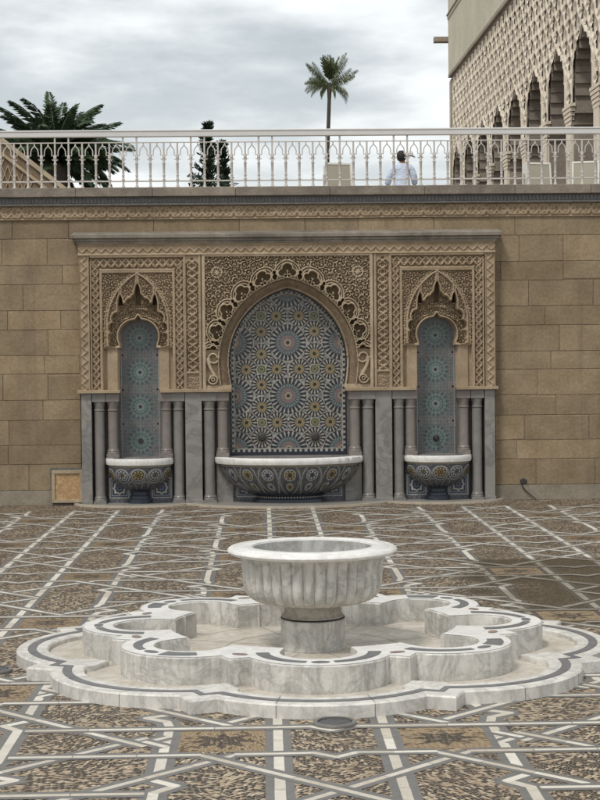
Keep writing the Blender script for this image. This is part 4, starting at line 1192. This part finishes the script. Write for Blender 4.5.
# big left palm (its trunk is hidden by the wall)
random.seed(11)
D = 40.0
pl = empty('date_palm', (XD(60, D), -13.38 + D, ZT - .02)); tag(pl, 'broad dark green palm with spiky arching fronds behind the left railing', 'palm tree')
hz = 2.5 + (357 - 164) * D / 1600 - (ZT - .02)
m = MB(); m.tube([(0, 0, 0), (.02, 0, hz * .5), (0, 0, hz)], [.34, .3, .34], 12); m.build('trunk', M_trunk, pl)
m = MB()
for i in range(92):
    az_ = random.uniform(0, 2 * PI); rise = random.choice([R(random.uniform(55, 88)), R(random.uniform(20, 60)), R(random.uniform(20, 60)), R(random.uniform(-15, 25))])
    frond(m, random.uniform(1.55, 2.15), rise, az_, R(random.uniform(40, 85)), 60, .36, .045, (0, 0, hz))
m.build('crown', M_palm, pl, normals=False)
# tall thin palm
random.seed(23)
D = 95.0; k_ = D / 1600
pl = empty('fan_palm', (XD(329, D), -13.38 + D, ZT - .02)); tag(pl, 'tall slender palm with small open crown and thin bare trunk', 'palm tree')
hz = 2.5 + (357 - 85) * k_ - (ZT - .02)
tp = (XD(332, D) - XD(329, D))
m = MB(); m.tube([(-.15, 0, 0), (-.05, 0, hz * .35), (.05, 0, hz * .7), (tp, 0, hz * .93), (tp + .02, 0, hz)], [.22, .15, .12, .11, .17], 10); m.build('trunk', M_trunk, pl, smooth=True)
m = MB()
for (dx_, el, L, dr) in ((-1, 8, 1.75, 95), (-1, 50, 1.7, 25), (1, 66, 1.9, 12), (1, 32, 1.75, 15), (1, 0, 1.7, 105), (-1, -25, 1.0, 85), (1, -30, .9, 80), (-1, 28, 1.5, 60)):
    for r_ in range(3): frond(m, L * 1.1 * random.uniform(.82, 1.02), R(el + random.uniform(-9, 9)), (0 if dx_ > 0 else PI) + random.uniform(-.6, .6), R(dr), 52, .52, .016, (tp, 0, hz), .9)
for i in range(22): frond(m, random.uniform(.9, 1.6), R(random.uniform(62, 100)), random.uniform(0, 2 * PI), R(12), 24, .35, .05, (tp, 0, hz + .15))
m.build('crown', M_palm2, pl, normals=False)
# conifers
def conifer(px, D, topy, rad, seed, label, lean=0):
    random.seed(seed); k_ = D / 1600; H_ = 2.5 + (357 - topy) * k_ - (ZT - .02)
    c = empty('conifer', (XD(px, D), -13.38 + D, ZT - .02)); tag(c, label, 'conifer', 'dark conifers behind the railing')
    m = MB(); m.tube([(0, 0, 0), (0, 0, H_)], [.09, .015], 7); m.build('trunk', M_trunk, c)
    m = MB(); n = int(H_ * 15)
    for i in range(n):
        z = H_ * (.10 + .9 * i / n); t = z / H_
        rr = rad * (1.05 - t) ** .8 * random.uniform(.45, 1.25) + .05
        for j in range(3):
            a = random.uniform(0, 2 * PI); e_ = R(random.uniform(20, 55)); d = Vector((math.cos(a) * math.cos(e_), math.sin(a) * math.cos(e_), math.sin(e_)))
            p0 = Vector((0, 0, z)); 
            for q_ in range(9):
                f = q_ / 8; b = p0 + d * rr * f
                for u_ in range(4):
                    dd = (d + Vector((random.uniform(-1, 1), random.uniform(-1, 1), random.uniform(-.4, .9))) * .8).normalized() * random.uniform(.06, .17)
                    sd = dd.cross(Vector((random.random(), random.random(), .3))).normalized() * .013
                    m.quad(b - sd, b + dd * .6 - sd * 1.2, b + dd, b + dd * .6 + sd * 1.2)
    m.build('foliage', M_con, c, normals=False)
conifer(210.5, 44, 124, .55, 3, 'taller dark conifer with ragged tip rising above the railing')
conifer(225, 45, 143, .36, 4, 'shorter dark conifer standing just right of the taller one')
# low dark hedge between and under them
random.seed(9)
hd = empty('low_hedge', (XD(217, 43), -13.38 + 43, ZT - .02)); tag(hd, 'low dark hedge at the foot of the two conifers', 'hedge')
m = MB()
for i in range(1500):
    x = random.uniform(-.65, .55); y = random.uniform(-.3, .3); z = random.uniform(.0, 1.95 + .08 * math.sin(x * 9)); d = Vector((random.uniform(-1, 1), random.uniform(-1, 1), random.uniform(-.2, 1))).normalized() * .13
    s_v = d.orthogonal().normalized() * .03; b = Vector((x, y, z)); m.quad(b - s_v, b + d * .5 - s_v, b + d, b + d * .5 + s_v)
m.build('foliage', M_con, hd, normals=False)

# ================================================================== BUILDING WITH LATTICE AND ARCADE
bl = empty('arcaded_building', (10.0, 40, ZT - .02)); tag(bl, 'huge pale stone building with diamond lattice above a row of tall lobed arches', 'building')
BO = Vector((10.0, 40, ZT - .02))
# facade frame: along a (0 = near, increasing away), plane x = 10.96-.435-.018*D
def FX(Dd, off=0): return 10.96 - .435 - .018 * Dd + off      # off>0 goes inside the building (to the right)
def FP(Dd, z, off=0): return (FX(Dd, off) - BO.x, Dd - 13.38 - BO.y, z - BO.z)
DN, DF = 34.0, 80.4; ZM = 16.2; ZS = 4.9
def wprof(z):
    """half width of a stalactite arch opening at height z"""
    z = np.asarray(z, float)
    kz = [4.0, 9.85, 9.9, 10.6, 11.35, 11.37, 11.65, 11.9, 11.92, 12.12, 12.2, 12.22, 12.38, 12.45, 12.47, 12.62, 12.75]
    kw = [1.62, 1.62, 1.52, 1.34, 1.34, 1.24, 1.30, 1.18, 1.04, 1.06, .92, .74, .72, .56, .34, .22, .05]
    return np.interp(z, kz, kw)
def arches(Dv, Zv):
    per = 4.0; a0 = 50.0
    ph = (Dv - a0 + per / 2) % per - per / 2; h = np.abs(ph)
    # stepped lobed opening: half width as function of height
    apex = 12.75
    w = wprof(Zv)
    d = h - w
    d = np.where(Zv > apex, np.hypot(h, Zv - apex) + .02, d)
    return d
nu, nv = int((DF - DN - .9) / .045), int((ZM - ZS) / .04)
Dv, Zv = np.meshgrid(np.linspace(DN, DF - .9, nu), np.linspace(ZS, ZM, nv))
aw = 1.0; ah = 1.2
def seb(Dv, Zv):
    a = Dv / 1.0; b = Zv / 1.2
    r = np.zeros_like(Dv)
    for s in (-1, 1):
        q_ = a + s * b
        curve = .07 * np.sin(2 * PI * (a - s * b) * 1.0) + .035 * np.sin(4 * PI * (a - s * b))
        d = np.abs(((q_ + curve) % 1) - .5) * .75
        r = np.maximum(r, 1 - sst(.045, .075, d))
        r = np.maximum(r, .45 * (1 - sst(.10, .13, d)))
    # small bud in each lozenge top
    return r
Af = arches(Dv, Zv)
sb = seb(Dv, Zv)
rim = 1 - sst(.10, .16, np.abs(Af - .10)); rel = np.maximum(.07 * sb, .08 * rim)
off = .07 - rel
pa = (Dv / 1.0 + Zv / 1.2); pb = (Dv / 1.0 - Zv / 1.2)
sa = ((pa + .5) % 1) - .5; sbb = ((pb + .5) % 1) - .5
dD_ = (sa + sbb) / 2; dz_ = (sa - sbb) / 2 * 1.2
slotm = ((dD_ / (.19 - .10 * dz_)) ** 2 + (dz_ / .36) ** 2 < 1) & (Af > .3)
Af = np.where(slotm, -1, Af)
P = np.stack([10.96 - .435 - .018 * Dv + off - BO.x, Dv - 13.38 - BO.y, Zv - BO.z], -1)
kk = (Af > .0); kk = kk[:-1, :-1] & kk[1:, 1:] & kk[:-1, 1:] & kk[1:, :-1]
grid_mesh('lattice_facade', P, kk, M_sebka, bl, smooth=False)
def bar(m, D0, D1, z0, z1, o0, o1):
    p = [FP(D_, z_, o_) for D_ in (D0, D1) for z_ in (z0, z1) for o_ in (o0, o1)]
    m.mesh(p, [(0, 1, 3, 2), (4, 6, 7, 5), (0, 4, 5, 1), (2, 3, 7, 6), (0, 2, 6, 4), (1, 5, 7, 3)])
# pale stone walls around the lattice field
m = MB(); bar(m, DF - .9, DF, ZS, ZM + .001, -.02, 14); bar(m, DN - 2, DF, ZM + .3, 19.3, -.06, 14); bar(m, DN - 2, DN, ZS, ZM, -.02, 14)
m.build('wall', M_bstone, bl)
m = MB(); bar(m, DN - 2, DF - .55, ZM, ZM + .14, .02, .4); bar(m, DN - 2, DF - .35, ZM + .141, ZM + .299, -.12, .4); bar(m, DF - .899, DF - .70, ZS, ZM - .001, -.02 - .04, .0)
m.build('frame_moulding', M_reveal, bl)
m = MB(); bar(m, DN - 2, DF - .0, 19.301, 19.5, -.10, 12); bar(m, DN - 2, DF, 21.0, 21.2, -.12, 12); bar(m, DN - 2, DF, 19.501, 20.999, -.05, 12)
m.build('parapet', M_bstone, bl)
m = MB(); bar(m, DN - 2, DF, 19.47, 19.53, -.15, -.101); bar(m, DN - 2, DF, 20.97, 21.03, -.17, -.121); m.build('cornice_lines', M_reveal, bl)
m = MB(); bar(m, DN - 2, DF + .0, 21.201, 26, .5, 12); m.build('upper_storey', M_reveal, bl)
m = MB()
for i in range(28): bar(m, DF - .6 - i * 1.7, DF - .1 - i * 1.7, 21.201, 26, -.02, .49)
m.build('upper_pillars', M_bstone, bl)
m = MB(); p = FP(DF, 18.35); m.box(p[0] - .75, p[0] + .3, p[1] + .001, p[1] + .5, p[2] - .12, p[2] + .12); m.build('roof_spout', M_reveal, bl)
# stalactite reveals and piers behind every opening
k0 = 0
for a_c in np.arange(50.0 - 16, DF, 4.0):
    Dp = a_c + 2.0                     # pier centre between two openings
    if Dp > DF - 1.0: Dp = DF - .5
    m = MB()
    zst = [4.9, 9.9, 10.25, 10.6, 10.8, 11.0, 11.2, 11.37, 11.55, 11.75, 11.92, 12.06, 12.21, 12.34, 12.46, 12.75]
    for i in range(len(zst) - 1):
        zm = (zst[i] + zst[i + 1]) / 2; hwi = 2 - float(wprof(zm)) - (.10 if i % 2 else .02)
        bar(m, Dp - hwi, min(Dp + hwi, DF - .05), zst[i], zst[i + 1] - .002, .085, 3.4 - .02 * i)
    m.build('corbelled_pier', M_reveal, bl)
    m = MB()
    for i in range(5): bar(m, Dp - .40 - .065 * i, min(Dp + .40 + .065 * i, DF - .05), 9.9 + i * .14, 9.9 + i * .14 + .11, -.03 - .012 * i, .084)
    m.build('capital', M_sebka, bl)
    m = MB(); bar(m, Dp - .36, min(Dp + .36, DF - .05), 4.9, 9.899, -.02, .084); m.build('pier_shaft', M_sebka, bl)
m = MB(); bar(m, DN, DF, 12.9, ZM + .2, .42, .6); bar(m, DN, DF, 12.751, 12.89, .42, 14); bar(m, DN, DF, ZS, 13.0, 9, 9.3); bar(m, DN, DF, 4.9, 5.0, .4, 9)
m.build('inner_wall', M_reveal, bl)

# ================================================================== PERSON
def skin_obj(name, verts, edges, radii, mat, parent, sub_=2):
    me = bpy.data.meshes.new(name); me.from_pydata(verts, edges, []); o = bpy.data.objects.new(name, me); COL.objects.link(o); o.parent = parent
    me.materials.append(mat)
    o.modifiers.new('skin', 'SKIN'); sv = me.skin_vertices[0].data
    for i, r in enumerate(radii):
        sv[i].radius = r if isinstance(r, tuple) else (r, r)
    sv[0].use_root = True
    o.modifiers[0].use_smooth_shade = True
    ss = o.modifiers.new('sub', 'SUBSURF'); ss.levels = sub_; ss.render_levels = sub_
    return o
D = 36.4
pe = empty('person', (XD(404, D), -13.38 + D, ZT - .02), 0); tag(pe, 'person in pale blue shirt and white cap, seen from behind, standing past the railing', 'person')
V_ = [(0, 0, .95), (0, 0, 1.10), (0, 0, 1.30), (0, .0, 1.44), (0, .01, 1.50), (.01, .02, 1.56), (.01, .02, 1.64), (.01, .02, 1.70),
      (.10, 0, .90), (.12, .0, .50), (.13, -.02, .10), (.13, .10, .03), (-.10, 0, .90), (-.12, 0, .50), (-.13, -.02, .10), (-.13, .10, .03),
      (.18, 0, 1.41), (.26, .0, 1.18), (.30, .12, .97), (.30, .15, .90), (-.18, 0, 1.41), (-.28, 0, 1.18), (-.33, .11, .96), (-.33, .14, .89)]
E_ = [(0, 1), (1, 2), (2, 3), (3, 4), (4, 5), (5, 6), (6, 7), (0, 8), (8, 9), (9, 10), (10, 11), (0, 12), (12, 13), (13, 14), (14, 15), (3, 16), (16, 17), (17, 18), (18, 19), (3, 20), (20, 21), (21, 22), (22, 23)]
R_ = [(.15, .11), (.14, .10), (.16, .11), (.12, .09), .055, .062, .098, .07, .085, .06, .04, .035, .085, .06, .04, .035, .06, .045, .03, .038, .06, .045, .03, .038]
body_o = skin_obj('body', V_, E_, R_, M_skin, pe)
skin_obj('shirt', [(0, 0, .84), (0, 0, .98), (0, 0, 1.15), (0, 0, 1.32), (0, 0, 1.43), (0, .01, 1.49), (.19, 0, 1.40), (.27, 0, 1.18), (.30, .10, 1.0), (-.19, 0, 1.40), (-.29, 0, 1.18), (-.33, .09, .99)],
         [(0, 1), (1, 2), (2, 3), (3, 4), (4, 5), (4, 6), (6, 7), (7, 8), (4, 9), (9, 10), (10, 11)],
         [(.21, .15), (.20, .145), (.195, .14), (.20, .14), (.15, .11), (.075, .07), .09, .085, .075, .09, .085, .075], M_shirt, pe)
skin_obj('trousers', [(0, 0, .97), (.10, 0, .86), (.12, 0, .5), (.13, 0, .12), (-.10, 0, .86), (-.12, 0, .5), (-.13, 0, .12)], [(0, 1), (1, 2), (2, 3), (0, 4), (4, 5), (5, 6)], [(.16, .12), .12, .09, .075, .12, .09, .075], M_trou, pe)
m = MB(); m.lathe([(.001, 1.775), (.05, 1.768), (.085, 1.735), (.106, 1.68), (.108, 1.62), (.098, 1.57), (.07, 1.54), (.001, 1.535)], 22, (.0, .0), 0, 2 * PI, 1.12)
o = m.build('hair', M_hair, pe, smooth=True); o.location = (-.012, -.005, 0)
m = MB(); m.lathe([(.001, 1.795), (.06, 1.785), (.098, 1.745), (.114, 1.695), (.116, 1.66)], 22, (0, 0), 0, 2 * PI, 1.1)
m.mesh([(.06, .11, 1.67), (.10, .15, 1.66), (.15, .15, 1.645), (.175, .11, 1.64), (.165, .05, 1.645), (.11, .01, 1.67), (.06, .11, 1.685), (.10, .15, 1.675), (.15, .15, 1.66), (.175, .11, 1.655), (.165, .05, 1.66), (.11, .01, 1.685)], [(5, 4, 3, 2, 1, 0), (6, 7, 8, 9, 10, 11)] + [(i_, (i_ + 1) % 6, 6 + (i_ + 1) % 6, 6 + i_) for i_ in range(6)])
o = m.build('cap', M_cap, pe, smooth=True); o.location = (.028, .01, 0); o.rotation_euler = (0, R(4), 0)
m = MB()
m.mesh([(.075, .06, 1.60), (.11, .085, 1.605), (.115, .07, 1.64), (.085, .07, 1.655)], [(0, 1, 2, 3)])
m.build('nose', M_skin, pe)
for s in (-1, 1):
    m = MB(); m.lathe([(.001, 1.61), (.012, 1.61), (.018, 1.63), (.014, 1.655), (.001, 1.66)], 8, (s * .102 + .005, 0)); m.build('ear', M_skin, pe, smooth=True)
m = MB(); m.tube([(-.23, -.10, .97), (-.17, -.16, .93), (-.09, -.175, .905), (.0, -.175, .89)], .017, 6); m.build('strap', M_strap, pe, smooth=True)
for s in (-1, 1):      # five fingers per hand
    hx_, hy_, hz_ = (.30 if s > 0 else -.33), (.15 if s > 0 else .14), .89
    vs = [(hx_, hy_, hz_ + .02)]; es = []; rs = [.03]
    for f_, (dx_, ln) in enumerate(((-.028, .06), (-.01, .075), (.01, .08), (.028, .07))):
        i = len(vs); vs += [(hx_ + dx_, hy_ + .03, hz_ - .03), (hx_ + dx_, hy_ + .045, hz_ - .03 - ln * .5), (hx_ + dx_, hy_ + .035, hz_ - .03 - ln)]; es += [(0, i), (i, i + 1), (i + 1, i + 2)]; rs += [.010, .009, .008]
    i = len(vs); vs += [(hx_ - s * .04, hy_ + .03, hz_), (hx_ - s * .055, hy_ + .045, hz_ - .04)]; es += [(0, i), (i, i + 1)]; rs += [.011, .009]
    skin_obj('hand', vs, es, rs, M_skin, pe, 1)
